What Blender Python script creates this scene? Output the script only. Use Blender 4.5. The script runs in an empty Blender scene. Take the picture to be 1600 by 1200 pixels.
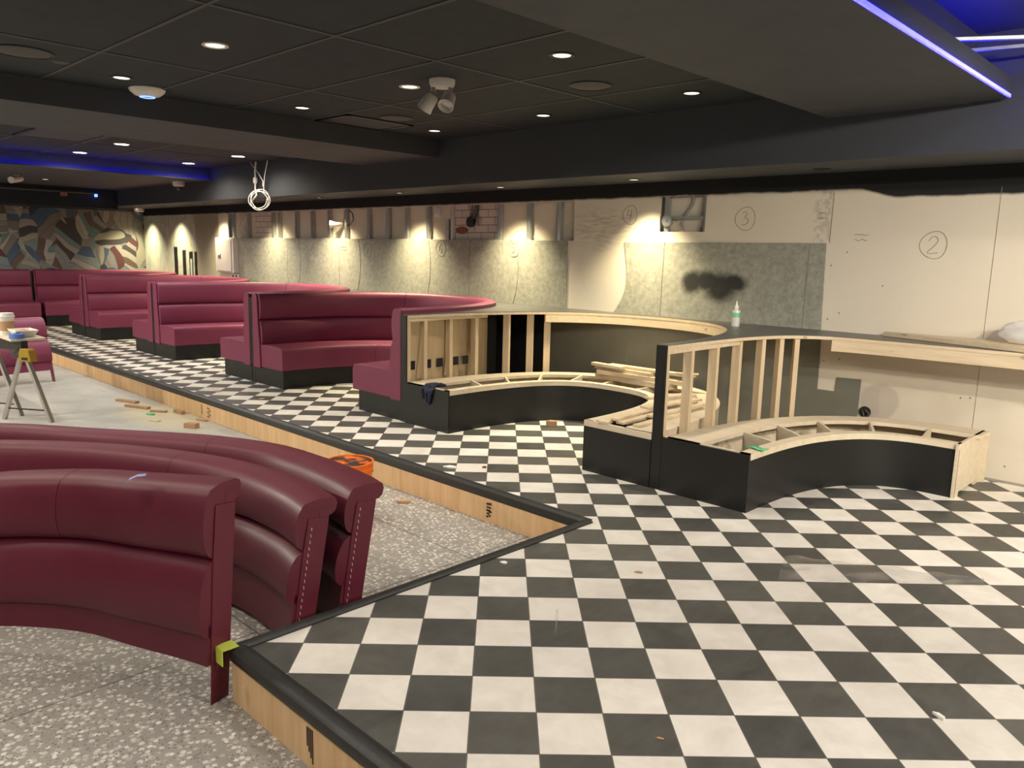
import bpy, bmesh, math, random
from mathutils import Vector, Matrix
random.seed(7)
PI = math.pi
S = 0.85                      # drawing units -> metres (one floor tile = 0.25 units = 21 cm)
C = bpy.context.scene.collection
scene = bpy.context.scene

# ---------------------------------------------------------------- camera, world, exposure
CAM = Vector((3.00972, -3.84989, 1.70739))
F = Vector((-0.68628505, 0.70824593, -0.16553108))
R = Vector((0.71519173, 0.69852995, 0.02359439))
U = Vector((-0.13233905, 0.10219398, 0.98592229))
cd = bpy.data.cameras.new('camera'); cam = bpy.data.objects.new('camera', cd); C.objects.link(cam)
cd.sensor_width = 36.0; cd.lens = 1224.0 / 1600 * 36; cd.clip_start = 0.05
mw = Matrix(((R.x, U.x, -F.x, 0), (R.y, U.y, -F.y, 0), (R.z, U.z, -F.z, 0), (0, 0, 0, 1)))
cam.matrix_world = Matrix.Translation(CAM * S) @ mw
scene.camera = cam
w = bpy.data.worlds.new('world'); scene.world = w; w.use_nodes = True
w.node_tree.nodes['Background'].inputs[0].default_value = (0.9, 0.95, 1, 1)
w.node_tree.nodes['Background'].inputs[1].default_value = 0.02
vs = scene.view_settings
vs.view_transform = 'Standard'; vs.look = 'None'; vs.exposure = 1.0; vs.gamma = 1.0; vs.use_curve_mapping = False
P_MAIN, P_RIGHT, P_BACK, P_SOFFIT, P_BRIGHT, P_FRONT, P_WALL, P_FILL_GLOBE, P_FILL_WASH = 34.0, 26.0, 34.0, 150.0, 34.0, 25.0, 22.0, 135.0, 165.0
NEUT = (1.0, 0.92, 0.77); SOFC = (1.0, 0.86, 0.54)

# ---------------------------------------------------------------- node helpers
class NT:
    def __init__(s, name):
        s.m = bpy.data.materials.new(name); s.m.use_nodes = True
        s.t = s.m.node_tree; s.t.nodes.clear()
        s.out = s.n('ShaderNodeOutputMaterial'); s.b = s.n('ShaderNodeBsdfPrincipled')
        s.l(s.b.outputs[0], s.out.inputs[0])
    def n(s, ty, **k):
        x = s.t.nodes.new(ty)
        for a, v in k.items(): setattr(x, a, v)
        return x
    def l(s, a, b): s.t.links.new(a, b)
    def put(s, sock, v):
        if isinstance(v, (int, float)): sock.default_value = v
        elif isinstance(v, tuple): sock.default_value = v if len(v) == len(sock.default_value) else v + (1,)
        else: s.l(v, sock)
    def pos(s):
        if not hasattr(s, '_p'):
            s._p = s.n('ShaderNodeNewGeometry').outputs['Position']
        return s._p
    def objc(s): return s.n('ShaderNodeTexCoord').outputs['Object']
    def xyz(s, v):
        x = s.n('ShaderNodeSeparateXYZ'); s.l(v, x.inputs[0]); return x.outputs
    def comb(s, a, b, c):
        x = s.n('ShaderNodeCombineXYZ')
        for i, v in enumerate((a, b, c)): s.put(x.inputs[i], v)
        return x.outputs[0]
    def math(s, op, a, b=0.0, c=0.0, clamp=False):
        x = s.n('ShaderNodeMath', operation=op, use_clamp=clamp)
        for i, v in enumerate((a, b, c)): s.put(x.inputs[i], v)
        return x.outputs[0]
    def mapv(s, v, scale=(1, 1, 1), loc=(0, 0, 0), rot=(0, 0, 0)):
        x = s.n('ShaderNodeMapping'); s.l(v, x.inputs[0])
        x.inputs[1].default_value = loc; x.inputs[2].default_value = rot; x.inputs[3].default_value = scale
        return x.outputs[0]
    def noise(s, v, scale=5, detail=3, rough=.55, dist=0):
        x = s.n('ShaderNodeTexNoise'); s.l(v, x.inputs['Vector'])
        x.inputs['Scale'].default_value = scale; x.inputs['Detail'].default_value = detail
        x.inputs['Roughness'].default_value = rough; x.inputs['Distortion'].default_value = dist
        return x.outputs['Fac']
    def vor(s, v, scale=5, feature='F1', out='Distance'):
        x = s.n('ShaderNodeTexVoronoi', feature=feature); s.l(v, x.inputs['Vector']); x.inputs['Scale'].default_value = scale
        return x.outputs[out]
    def ramp(s, f, stops, interp='LINEAR'):
        x = s.n('ShaderNodeValToRGB'); s.put(x.inputs[0], f); e = x.color_ramp
        e.interpolation = interp
        while len(e.elements) < len(stops): e.elements.new(0.5)
        for el, (p, c) in zip(e.elements, stops):
            el.position = p; el.color = (c, c, c, 1) if isinstance(c, (int, float)) else c + (1,)
        return x.outputs[0]
    def mix(s, f, a, b, bt='MIX'):
        x = s.n('ShaderNodeMix', data_type='RGBA', blend_type=bt)
        s.put(x.inputs[0], f); s.put(x.inputs[6], a); s.put(x.inputs[7], b)
        return x.outputs[2]
    def step(s, v, lo, hi):
        x = s.n('ShaderNodeMapRange', interpolation_type='SMOOTHSTEP'); s.put(x.inputs[0], v)
        x.inputs[1].default_value = lo; x.inputs[2].default_value = hi
        return x.outputs[0]
    def bump(s, h, strength=.2, dist=.01):
        x = s.n('ShaderNodeBump'); x.inputs['Strength'].default_value = strength; x.inputs['Distance'].default_value = dist
        s.l(h, x.inputs['Height']); s.l(x.outputs[0], s.b.inputs['Normal'])
    def set(s, **k):
        nm = dict(col='Base Color', rough='Roughness', metal='Metallic', spec='Specular IOR Level', coat='Coat Weight',
                  trans='Transmission Weight', alpha='Alpha', ecol='Emission Color', estr='Emission Strength',
                  sheen='Sheen Weight', coatr='Coat Roughness')
        for a, v in k.items(): s.put(s.b.inputs[nm[a]], v)
        return s.m

def plain(name, col, rough=.5, metal=0.0, var=.12, nscale=12, bump=0.0, bscale=60, spec=.5, **k):
    t = NT(name); p = t.objc()
    f = t.noise(p, nscale, 4)
    c = t.mix(f, tuple(x * (1 - var) for x in col), tuple(min(1, x * (1 + var)) for x in col))
    r = t.math('ADD', t.math('MULTIPLY', t.noise(p, nscale * 2.3, 2), .12), rough - .06)
    if bump: t.bump(t.noise(p, bscale, 3), bump, .004)
    return t.set(col=c, rough=r, metal=metal, spec=spec, **k)

def emit(name, col, strength):
    t = NT(name)
    f = t.noise(t.objc(), 3, 1)
    return t.set(col=(.8, .8, .8), ecol=t.mix(f, col, tuple(min(1, c * 1.03) for c in col)), estr=strength)

def wood(name, a, b, axis=0, scale=1.0, knots=True, rough=.6):
    t = NT(name); p = t.objc()
    sc = [14 * scale] * 3; sc[axis] = 1.1 * scale
    q = t.mapv(p, tuple(sc))
    g = t.noise(q, 2.2, 5, .6, .4)
    fine = t.noise(t.mapv(p, tuple(5 * x for x in sc)), 2, 2)
    c = t.mix(t.ramp(g, [(.3, 0.0), (.7, 1.0)]), a, b)
    c = t.mix(t.math('MULTIPLY', fine, .25), c, tuple(x * .6 for x in a))
    if knots:
        k = t.vor(t.mapv(p, tuple((3.2 * scale if i == axis else 7 * scale) for i in range(3))), 1.0)
        km = t.math('SUBTRACT', 1.0, t.step(k, .06, .14))
        c = t.mix(t.math('MULTIPLY', km, .55), c, tuple(x * .35 for x in a))
    t.bump(g, .08, .003)
    return t.set(col=c, rough=rough, spec=.3)

# ---------------------------------------------------------------- materials
def mat_vinyl(name, col):
    t = NT(name); p = t.objc()
    n1 = t.noise(p, 6, 3)
    c = t.mix(n1, tuple(x * .9 for x in col), tuple(x * 1.12 for x in col))
    grain = t.vor(p, 420)
    wr = t.noise(p, 9, 3, .6, .6)
    t.bump(t.math('ADD', t.math('MULTIPLY', grain, .10), t.math('MULTIPLY', wr, .9)), .12, .006)
    return t.set(col=c, rough=t.math('ADD', .38, t.math('MULTIPLY', n1, .14)), spec=.36)
VINYL = mat_vinyl('burgundy_vinyl', (.190, .036, .074))
VINYL_SHADED = mat_vinyl('burgundy_vinyl_shaded', (.112, .0150, .030))  # same vinyl, darkened in colour to carry the dimmer light on foreground backrests

def mat_checker():
    t = NT('checker_tiles'); x = t.xyz(t.pos()); T = .25 * S
    a = t.math('ADD', t.math('DIVIDE', x[0], T), -2.02232539)
    b = t.math('ADD', t.math('DIVIDE', x[1], T), 4.45477272)
    r2 = 2 ** -.5
    c = t.math('MULTIPLY', t.math('ADD', a, b), r2); r = t.math('MULTIPLY', t.math('SUBTRACT', b, a), r2)
    fc, fr = t.math('FLOOR', c), t.math('FLOOR', r)
    odd = t.math('ABSOLUTE', t.math('MODULO', t.math('ADD', fc, fr), 2.0))
    white = t.math('GREATER_THAN', odd, .5)
    cell = t.comb(fc, fr, 0.0)
    wn = t.n('ShaderNodeTexWhiteNoise', noise_dimensions='2D'); t.l(cell, wn.inputs['Vector'])
    rnd = wn.outputs['Value']
    off = t.n('ShaderNodeVectorMath', operation='ADD'); t.l(t.pos(), off.inputs[0])
    sc = t.n('ShaderNodeVectorMath', operation='SCALE'); t.l(cell, sc.inputs[0]); sc.inputs['Scale'].default_value = 3.7
    t.l(sc.outputs[0], off.inputs[1])
    cloud = t.noise(off.outputs[0], 7, 5, .6, .5)
    sm = t.noise(t.mapv(off.outputs[0], (22, 6, 1), rot=(0, 0, .78)), 1.2, 4, .65)
    wc = t.mix(t.ramp(cloud, [(.3, 0.), (.7, 1.)]), (.70, .65, .58), (.84, .80, .73))
    bc = t.mix(t.ramp(t.math('ADD', t.math('MULTIPLY', cloud, .6), t.math('MULTIPLY', sm, .4)), [(.35, 0.), (.68, 1.)]), (.045, .044, .040), (.088, .086, .076))
    col = t.mix(white, bc, wc)
    col = t.mix(t.math('MULTIPLY', rnd, .14), col, (.25, .23, .19))
    def edge(v):
        fr_ = t.math('FRACT', v); return t.math('MINIMUM', fr_, t.math('SUBTRACT', 1.0, fr_))
    g = t.math('LESS_THAN', t.math('MINIMUM', edge(c), edge(r)), .009)
    col = t.mix(g, col, (.13, .12, .10))
    dust = t.noise(t.pos(), 1.3, 5, .7)
    col = t.mix(t.math('MULTIPLY', t.ramp(dust, [(.5, 0.), (.8, 1.)]), .10), col, (.5, .47, .4))
    t.bump(t.math('SUBTRACT', 1.0, g), .25, .002)
    return t.set(col=col, rough=t.math('ADD', .36, t.math('MULTIPLY', cloud, .22)), spec=.4)
CHECK = mat_checker()

def mat_terrazzo():
    t = NT('speckled_terrazzo'); p = t.pos()
    pw = t.mapv(p, (1, 1, 1), rot=(0, 0, .4)); v1 = t.vor(pw, 46); v1c = t.vor(pw, 46, out='Color'); v2 = t.vor(p, 85)
    big = t.noise(p, 1.4, 4)
    base = t.mix(big, (.26, .24, .215), (.38, .355, .32))
    rc = t.xyz(v1c)[0]
    chip = t.math('MULTIPLY', t.math('SUBTRACT', 1.0, t.step(v1, .30, .58)), t.math('GREATER_THAN', rc, .22))
    col = t.mix(chip, base, t.mix(t.xyz(v1c)[1], (.42, .39, .35), (.78, .74, .67)))
    dk = t.math('MULTIPLY', t.math('SUBTRACT', 1.0, t.step(v2, .2, .42)), t.math('GREATER_THAN', t.xyz(t.vor(p, 85, out='Color'))[2], .6))
    col = t.mix(dk, col, (.15, .138, .122))
    x = t.xyz(p)
    # concrete screed further along the pit and saw dust by the step
    scr = t.step(t.math('ADD', x[0], t.math('MULTIPLY', t.noise(p, 1.6, 3), 1.2)), -3.0, -2.2)
    plainc = t.mix(t.noise(p, 3.5, 6, .7), (.27, .26, .24), (.56, .54, .50))
    col = t.mix(scr, plainc, col)
    saw = t.math('SUBTRACT', 1.0, t.math('DIVIDE', t.n('ShaderNodeVectorMath', operation='LENGTH').outputs['Value'], 1.0))
    d = t.n('ShaderNodeVectorMath', operation='DISTANCE'); t.l(t.mapv(p, (.55, 1.5, 0)), d.inputs[0]); d.inputs[1].default_value = (-6.0 * S * .55, -.32 * S * 1.5, 0)
    dm = t.math('SUBTRACT', 1.0, t.step(t.math('ADD', d.outputs['Value'], t.math('MULTIPLY', t.noise(p, 6, 5, .7), .5)), .45, .85))
    col = t.mix(t.math('MULTIPLY', dm, .7), col, (.62, .53, .33))
    def line(v, s, o):
        f = t.math('FRACT', t.math('ADD', t.math('DIVIDE', v, s), o)); return t.math('LESS_THAN', t.math('MINIMUM', f, t.math('SUBTRACT', 1.0, f)), .0035)
    g = t.math('MAXIMUM', line(x[0], 1.25, .34), line(x[1], 1.25, .40))
    col = t.mix(t.math('MULTIPLY', t.math('MULTIPLY', g, scr), .75), col, (.10, .09, .08))
    t.bump(t.noise(p, 70, 3), .12, .002)
    return t.set(col=col, rough=t.math('ADD', .42, t.math('MULTIPLY', big, .2)), spec=.4)
TERR = mat_terrazzo()

PLY = wood('plywood_face', (.60, .37, .17), (.74, .50, .27), axis=2, scale=.8)
PLYX = wood('plywood_riser', (.66, .41, .20), (.82, .58, .34), axis=2, scale=.55)
PINE = wood('raw_pine', (.56, .43, .27), (.70, .56, .38), axis=2, scale=1.2, knots=False)
PINEX = wood('raw_pine_lengthwise', (.58, .46, .30), (.72, .59, .42), axis=0, scale=1.2)
BIRCH = wood('birch_plywood', (.60, .50, .36), (.72, .62, .47), axis=0, scale=.7, knots=False)
TAN = wood('tan_plywood', (.46, .34, .19), (.55, .42, .26), axis=2, scale=.7, knots=False)
BLACKLAM = plain('black_laminate', (.0105, .0105, .0100), .42, var=.25, nscale=5, spec=.4)
BLACKCLOTH = plain('black_dust_cloth', (.010, .010, .010), .9, var=.2)
NOSE = plain('black_nosing_rubber', (.018, .018, .018), .45, var=.35, nscale=40, bump=.2)
TOPGREY = plain('dark_grey_laminate', (.085, .083, .074), .38, var=.12, nscale=4)
STEEL = plain('galvanised_steel', (.50, .52, .52), .38, metal=.85, var=.18, nscale=18)
ALU = plain('brushed_aluminium', (.50, .48, .45), .35, metal=.8, var=.1)
WHITEP = plain('white_plastic', (.74, .71, .66), .4, var=.04)
WHITEPT = plain('white_painted_metal', (.66, .62, .58), .45, var=.05)
GREYP = plain('grey_speaker_cloth', (.085, .08, .075), .8, var=.1, nscale=80)
BLACKP = plain('black_plastic', (.016, .016, .016), .4, var=.1)
CEIL = plain('black_ceiling_paint', (.0072, .0135, .020), .75, var=.2, nscale=3, bump=.15, bscale=120)
BULK = plain('charcoal_drywall_paint', (.046, .050, .060), .7, var=.16, nscale=2.2, bump=.1, bscale=40)
GRID = plain('ceiling_grid_paint', (.050, .051, .050), .6, var=.1)
LENS = emit('downlight_lens_glow', (1.0, .86, .62), 1.15)
LENSB = emit('bright_lamp_glow', (1.0, .93, .80), 14.0)
GLOBE = emit('fill_globe_glow', (1.0, .88, .70), 3.0)
LENSC = emit('cool_lamp_glow', (.80, .92, 1.0), 14.0)
BLUEL = emit('blue_led_glow', (.004, .005, 1.0), 8.0)
BLUES = emit('small_blue_led', (.05, .15, 1.0), 2.5)
ORANGE = plain('orange_bucket_plastic', (.86, .17, .010), .38, var=.05)
NAVY = plain('navy_knit', (.012, .016, .04), .9, var=.3, nscale=90, bump=.5, bscale=220)
BLUETAPE = plain('blue_masking_tape', (.10, .22, .62), .5, var=.08)
PALEBLUE = plain('pale_blue_tape', (.30, .36, .60), .55, var=.06)
LIME = plain('lime_tape', (.55, .62, .09), .5, var=.1)
GREENS = plain('green_plastic_scrap', (.10, .50, .22), .5, var=.1)
YELLOW = plain('yellow_tool_plastic', (.38, .24, .02), .4, var=.05)
PAPER = plain('white_paper', (.78, .76, .70), .7, var=.05)
KRAFT = plain('brown_card_sleeve', (.50, .31, .17), .75, var=.1)
FOOD = plain('toasted_bread', (.52, .20, .07), .7, var=.4, nscale=40, bump=.6, bscale=60)
RUST = plain('brown_wood_scrap', (.42, .25, .13), .7, var=.2)
CABLE = plain('white_cable_jacket', (.72, .70, .66), .5, var=.05)
PENCIL = plain('pencil_graphite', (.22, .19, .16), .7, var=.2)
INK = plain('black_stamp_ink', (.03, .022, .016), .8, var=.2)
THREAD = plain('pale_stitch_thread', (.62, .42, .44), .7, var=.1)
def mat_clear(name, tint, alpha, trans=.85):
    t = NT(name); f = t.noise(t.objc(), 8, 3)
    return t.set(col=tint, rough=.12, trans=trans, alpha=t.math('ADD', alpha, t.math('MULTIPLY', f, .2)), spec=.6)
CLEAR = mat_clear('clear_plastic_film', (.95, .95, .95), .16)
BAGM = mat_clear('translucent_bag', (.80, .79, .77), .62, .25)
def mat_bottle():
    t = NT('milky_bottle_plastic'); f = t.noise(t.objc(), 6, 2)
    return t.set(col=t.mix(f, (.66, .66, .60), (.76, .76, .70)), rough=.3, trans=.15)
MILK = mat_bottle()
GLABEL = plain('green_bottle_label', (.20, .50, .28), .5, var=.15, nscale=60)

def ellmask(t, x, cx, cz, rx, rz, soft=.5, nz=.5, ns=7):
    dx = t.math('DIVIDE', t.math('SUBTRACT', x[0], cx * S), rx * S)
    dz = t.math('DIVIDE', t.math('SUBTRACT', x[2], cz * S), rz * S)
    d = t.math('ADD', t.math('MULTIPLY', dx, dx), t.math('MULTIPLY', dz, dz))
    d = t.math('ADD', t.math('SQRT', d), t.math('MULTIPLY', t.math('SUBTRACT', t.noise(t.pos(), ns, 4), .5), nz))
    return t.math('SUBTRACT', 1.0, t.step(d, 1 - soft, 1 + soft))
def boxmask(t, x, x0, x1, z0, z1, soft=.012, nz=.03, ns=9):
    n = t.math('MULTIPLY', t.math('SUBTRACT', t.noise(t.pos(), ns, 3), .5), nz)
    a = t.math('MINIMUM', t.math('SUBTRACT', x[0], x0 * S), t.math('SUBTRACT', x1 * S, x[0]))
    b = t.math('MINIMUM', t.math('SUBTRACT', x[2], z0 * S), t.math('SUBTRACT', z1 * S, x[2]))
    return t.step(t.math('ADD', t.math('MINIMUM', a, b), n), -soft, soft)
def addm(t, ms):
    m = ms[0]
    for k in ms[1:]: m = t.math('MAXIMUM', m, k)
    return m

def mat_drywall():
    t = NT('unpainted_drywall'); p = t.pos(); x = t.xyz(p)
    n = t.noise(p, 1.7, 5, .6); f = t.noise(p, 14, 5, .7)
    col = t.mix(n, (.62, .55, .45), (.71, .645, .54))
    # drywall compound, old paint patches and scuffs with shapes of their own
    scuff = t.math('MULTIPLY', ellmask(t, x, -2.55, 2.0, .42, .22, .5, .6), t.ramp(t.noise(t.mapv(p, (3, 1, 18)), 3, 5, .7), [(.45, 0.), (.65, 1.)]))
    low = boxmask(t, x, -2.98, -2.2, 1.08, 1.42, .03, .03)
    col = t.mix(t.math('MULTIPLY', scuff, .5), col, (.22, .20, .18))
    col = t.mix(t.math('MULTIPLY', low, t.math('MULTIPLY', f, .5)), col, (.52, .52, .50))
    patch = ellmask(t, x, .62, .50, .16, .16, .12, .5, 5)
    col = t.mix(t.math('MULTIPLY', patch, .45), col, (.36, .31, .26))
    p2 = boxmask(t, x, .44, .62, .36, .62, .02, .05)
    col = t.mix(t.math('MULTIPLY', p2, .35), col, (.36, .32, .29))
    torn = t.math('MULTIPLY', boxmask(t, x, -.10, .05, 1.86, 2.36, .02, .06), t.ramp(t.noise(p, 20, 4, .7), [(.45, 0.), (.55, 1.)]))
    col = t.mix(t.math('MULTIPLY', torn, .6), col, (.42, .37, .31))
    col = t.mix(t.ramp(f, [(.62, 0.), (.9, .25)]), col, (.45, .40, .33))
    # black paint band under the soffit, cut in by hand
    wob = t.math('MULTIPLY', t.math('SUBTRACT', t.noise(t.mapv(p, (1, 1, .2)), 5, 4, .6), .5), .026)
    lim = t.math('ADD', 2.318 * S, wob)
    lim = t.math('SUBTRACT', lim, t.math('MULTIPLY', t.step(x[0], .25 * S, .62 * S), .075 * S))
    blk = t.step(t.math('SUBTRACT', x[2], lim), -.012, .014)
    col = t.mix(blk, col, (.016, .017, .018))
    t.bump(f, .06, .002)
    return t.set(col=col, rough=.75, spec=.25)
DRY = mat_drywall()
def mat_oldwall():
    t = NT('old_wallpaper_and_plaster'); p = t.pos(); x = t.xyz(p)
    n = t.noise(p, 2, 4); q = t.mapv(p, (1.0, 1, .45))
    bare = t.mix(t.noise(p, 3, 5), (.30, .26, .20), (.40, .35, .27))
    paper = t.mix(t.ramp(t.noise(q, 9, 4, .6), [(.35, 0.), (.65, 1.)]), (.38, .45, .41), (.60, .56, .42))
    dots = t.math('MULTIPLY', t.math('SUBTRACT', 1.0, t.step(t.vor(p, 5.5), .10, .22)), .7)
    paper = t.mix(dots, paper, (.62, .24, .20))
    bl = t.math('MULTIPLY', t.math('SUBTRACT', 1.0, t.step(t.vor(t.mapv(p, (1, 1, 1), (.3, 0, .4)), 4.2), .08, .2)), .5)
    paper = t.mix(bl, paper, (.20, .36, .42))
    edge = t.math('ADD', x[0], t.math('MULTIPLY', t.noise(p, 3, 3), .25))
    col = t.mix(t.step(edge, -12.86 * S, -12.70 * S), paper, bare)
    strokes = addm(t, [boxmask(t, x, -14.02, -13.84, 0, 1.66, .012, .03), boxmask(t, x, -13.60, -13.43, 0, 1.60, .012, .03),
                       boxmask(t, x, -13.28, -13.10, 0, 1.57, .012, .03), boxmask(t, x, -13.03, -12.90, 0, 1.57, .012, .03)])
    gap = boxmask(t, x, -13.24, -13.15, 0, 1.42, .01, .0)
    col = t.mix(t.math('MULTIPLY', strokes, t.math('SUBTRACT', 1.0, gap)), col, (.012, .012, .012))
    wob = t.math('MULTIPLY', t.math('SUBTRACT', t.noise(t.mapv(p, (1, 1, .2)), 5, 4, .6), .5), .026)
    col = t.mix(t.step(t.math('SUBTRACT', x[2], t.math('ADD', 2.32 * S, wob)), -.012, .014), col, (.016, .017, .018))
    t.bump(t.noise(p, 30, 4), .1, .003)
    return t.set(col=col, rough=.8, spec=.2)
OLDWALL = mat_oldwall()
def mat_felt(name, blot):
    t = NT(name); p = t.pos(); x = t.xyz(p)
    m = t.noise(p, 26, 5, .7); f = t.noise(p, 90, 3, .7)
    col = t.mix(t.ramp(m, [(.35, 0.), (.7, 1.)]), (.25, .245, .20), (.40, .395, .335))
    col = t.mix(t.math('MULTIPLY', f, .3), col, (.18, .18, .15))
    if blot:
        b = addm(t, [ellmask(t, x, -1.31, 1.45, .12, .11, .45, .8), ellmask(t, x, -1.14, 1.465, .17, .10, .45, .6), ellmask(t, x, -1.00, 1.41, .17, .15, .45, .6), ellmask(t, x, -.86, 1.465, .14, .08, .45, .7)])
        col = t.mix(t.math('MULTIPLY', b, .93), col, (.018, .018, .018))
    t.bump(m, .08, .002)
    return t.set(col=col, rough=.85, spec=.2)
FELT = mat_felt('grey_felt_board', False); FELTB = mat_felt('grey_felt_board_sprayed', True)
LOWFELT = plain('grey_backing_board', (.165, .160, .128), .8, var=.12, nscale=9)
def mat_brick():
    t = NT('whitewashed_brick'); p = t.pos(); x = t.xyz(p)
    br = t.n('ShaderNodeTexBrick'); t.l(t.comb(x[0], x[2], 0.0), br.inputs['Vector'])
    br.inputs['Scale'].default_value = 1.0; br.inputs['Brick Width'].default_value = .215; br.inputs['Row Height'].default_value = .083
    br.inputs['Mortar Size'].default_value = .004; br.inputs['Mortar Smooth'].default_value = .3
    br.inputs['Color1'].default_value = (.66, .58, .51, 1); br.inputs['Color2'].default_value = (.56, .49, .43, 1); br.inputs['Mortar'].default_value = (.16, .14, .12, 1)
    red = ellmask(t, x, -4.93, 1.985, .13, .05, .15, .1)
    col = t.mix(t.math('MULTIPLY', red, t.math('SUBTRACT', 1.0, br.outputs['Fac'])), br.outputs['Color'], (.28, .10, .06))
    drip = t.math('MULTIPLY', boxmask(t, x, -4.80, -4.58, 2.05, 2.35, .02, .12), t.ramp(t.noise(t.mapv(p, (8, 1, 1)), 3, 4), [(.45, 0.), (.55, .8)]))
    col = t.mix(drip, col, (.12, .11, .10))
    t.bump(t.math('SUBTRACT', 1.0, br.outputs['Fac']), .5, .006)
    return t.set(col=col, rough=.85, spec=.2)
BRICK = mat_brick()
def mat_mural():
    t = NT('mural_of_coloured_shards'); p = t.pos(); x = t.xyz(p)
    base = t.comb(x[1], x[2], 0.0)
    wn = t.n('ShaderNodeTexNoise'); t.l(base, wn.inputs['Vector']); wn.inputs['Scale'].default_value = 1.6; wn.inputs['Detail'].default_value = 1
    warp = t.n('ShaderNodeVectorMath', operation='MULTIPLY_ADD'); t.l(wn.outputs['Color'], warp.inputs[0]); warp.inputs[1].default_value = (.5, .5, 0); t.l(base, warp.inputs[2])
    big = t.n('ShaderNodeTexVoronoi'); t.l(t.mapv(warp.outputs[0], (3.6, 2.2, 1), rot=(0, 0, .6)), big.inputs['Vector']); big.inputs['Scale'].default_value = 1.0
    bc = t.xyz(big.outputs['Color'])
    ang = t.math('MULTIPLY', bc[0], 6.28)
    u = t.math('ADD', t.math('MULTIPLY', t.math('COSINE', ang), x[1]), t.math('MULTIPLY', t.math('SINE', ang), x[2]))
    u = t.math('ADD', u, t.math('MULTIPLY', t.xyz(wn.outputs['Color'])[1], .45))
    band = t.math('FLOOR', t.math('MULTIPLY', t.math('ADD', u, bc[1]), 9.0))
    wh = t.n('ShaderNodeTexWhiteNoise', noise_dimensions='2D'); t.l(t.comb(band, t.math('MULTIPLY', bc[2], 50), 0.0), wh.inputs['Vector'])
    pal = [(0, (.24, .22, .20)), (.10, (.05, .045, .05)), (.18, (.34, .31, .28)), (.27, (.06, .11, .19)), (.35, (.20, .25, .26)), (.43, (.11, .03, .035)),
           (.50, (.36, .35, .27)), (.57, (.03, .04, .09)), (.64, (.20, .17, .15)), (.71, (.13, .23, .23)), (.78, (.40, .38, .35)), (.85, (.13, .08, .065)), (.92, (.25, .25, .25))]
    col = t.ramp(wh.outputs['Value'], pal, 'CONSTANT')
    br = t.noise(t.mapv(base, (3, 26, 1), rot=(0, 0, .9)), 3, 4, .7)
    col = t.mix(t.math('MULTIPLY', br, .4), col, (.10, .095, .09))
    ed = t.math('FRACT', t.math('MULTIPLY', t.math('ADD', u, bc[1]), 9.0))
    col = t.mix(t.math('MULTIPLY', t.math('LESS_THAN', ed, .08), .6), col, (.05, .045, .045))
    t.bump(br, .15, .004)
    return t.set(col=col, rough=.7, spec=.3)
MURAL = mat_mural()
DARKWALL = plain('dark_back_wall_paint', (.10, .095, .09), .8, var=.1)

# ---------------------------------------------------------------- mesh helpers (all coordinates in drawing units)
class MB:
    def __init__(s): s.v = []; s.f = []
    def add(s, vs_, fs):
        o = len(s.v); s.v += [Vector(v) for v in vs_]; s.f += [tuple(i + o for i in f) for f in fs]; return s
    def bx(s, x0, x1, y0, y1, z0, z1, M=None):
        vs_ = [Vector((x, y, z)) for z in (z0, z1) for y in (y0, y1) for x in (x0, x1)]
        if M: vs_ = [M @ v for v in vs_]
        return s.add(vs_, [(0, 2, 3, 1), (4, 5, 7, 6), (0, 1, 5, 4), (2, 6, 7, 3), (0, 4, 6, 2), (1, 3, 7, 5)])
    def bar(s, a, b, wx, wz, up=(0, 0, 1)):
        a, b = Vector(a), Vector(b); d = b - a; z = d.normalized(); x = z.cross(Vector(up))
        if x.length < 1e-4: x = Vector((1, 0, 0))
        x.normalize(); y = z.cross(x)
        M = Matrix((x, y, z)).transposed().to_4x4(); M.translation = a
        return s.bx(-wx / 2, wx / 2, -wz / 2, wz / 2, 0, d.length, M)
    def loft(s, rows, closed=True, caps=True):
        n = len(rows[0]); vs_ = [p for r in rows for p in r]; fs = []
        for i in range(len(rows) - 1):
            for j in range(n if closed else n - 1):
                k = (j + 1) % n; fs.append((i * n + j, i * n + k, (i + 1) * n + k, (i + 1) * n + j))
        if caps and closed: fs.append(tuple(range(n))); fs.append(tuple((len(rows) - 1) * n + j for j in range(n)))
        return s.add(vs_, fs)
    def prism(s, poly, z0, z1, M=None):
        a = [Vector((x, y, z0)) for x, y in poly]; b = [Vector((x, y, z1)) for x, y in poly]
        if M: a = [M @ v for v in a]; b = [M @ v for v in b]
        return s.loft([a, b])
    def tube(s, path, r, n=8, caps=True):
        path = [Vector(p) for p in path]; rows = []; x = None
        for i, p in enumerate(path):
            d = (path[min(i + 1, len(path) - 1)] - path[max(i - 1, 0)])
            d = d.normalized() if d.length > 1e-9 else Vector((0, 0, 1))
            if x is None: x = d.orthogonal().normalized()
            x = (x - d * x.dot(d));  x = x.normalized() if x.length > 1e-6 else d.orthogonal().normalized()
            y = d.cross(x); rr = r[i] if isinstance(r, (list, tuple)) else r
            rows.append([p + (x * math.cos(2 * PI * k / n) + y * math.sin(2 * PI * k / n)) * rr for k in range(n)])
        return s.loft(rows, True, caps)
    def lathe(s, prof, c=(0, 0, 0), n=32, M=None, caps=True):
        rows = []
        for r, z in prof:
            row = [Vector((c[0] + r * math.cos(2 * PI * k / n), c[1] + r * math.sin(2 * PI * k / n), c[2] + z)) for k in range(n)]
            rows.append([M @ v for v in row] if M else row)
        return s.loft(rows, True, caps)

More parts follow.
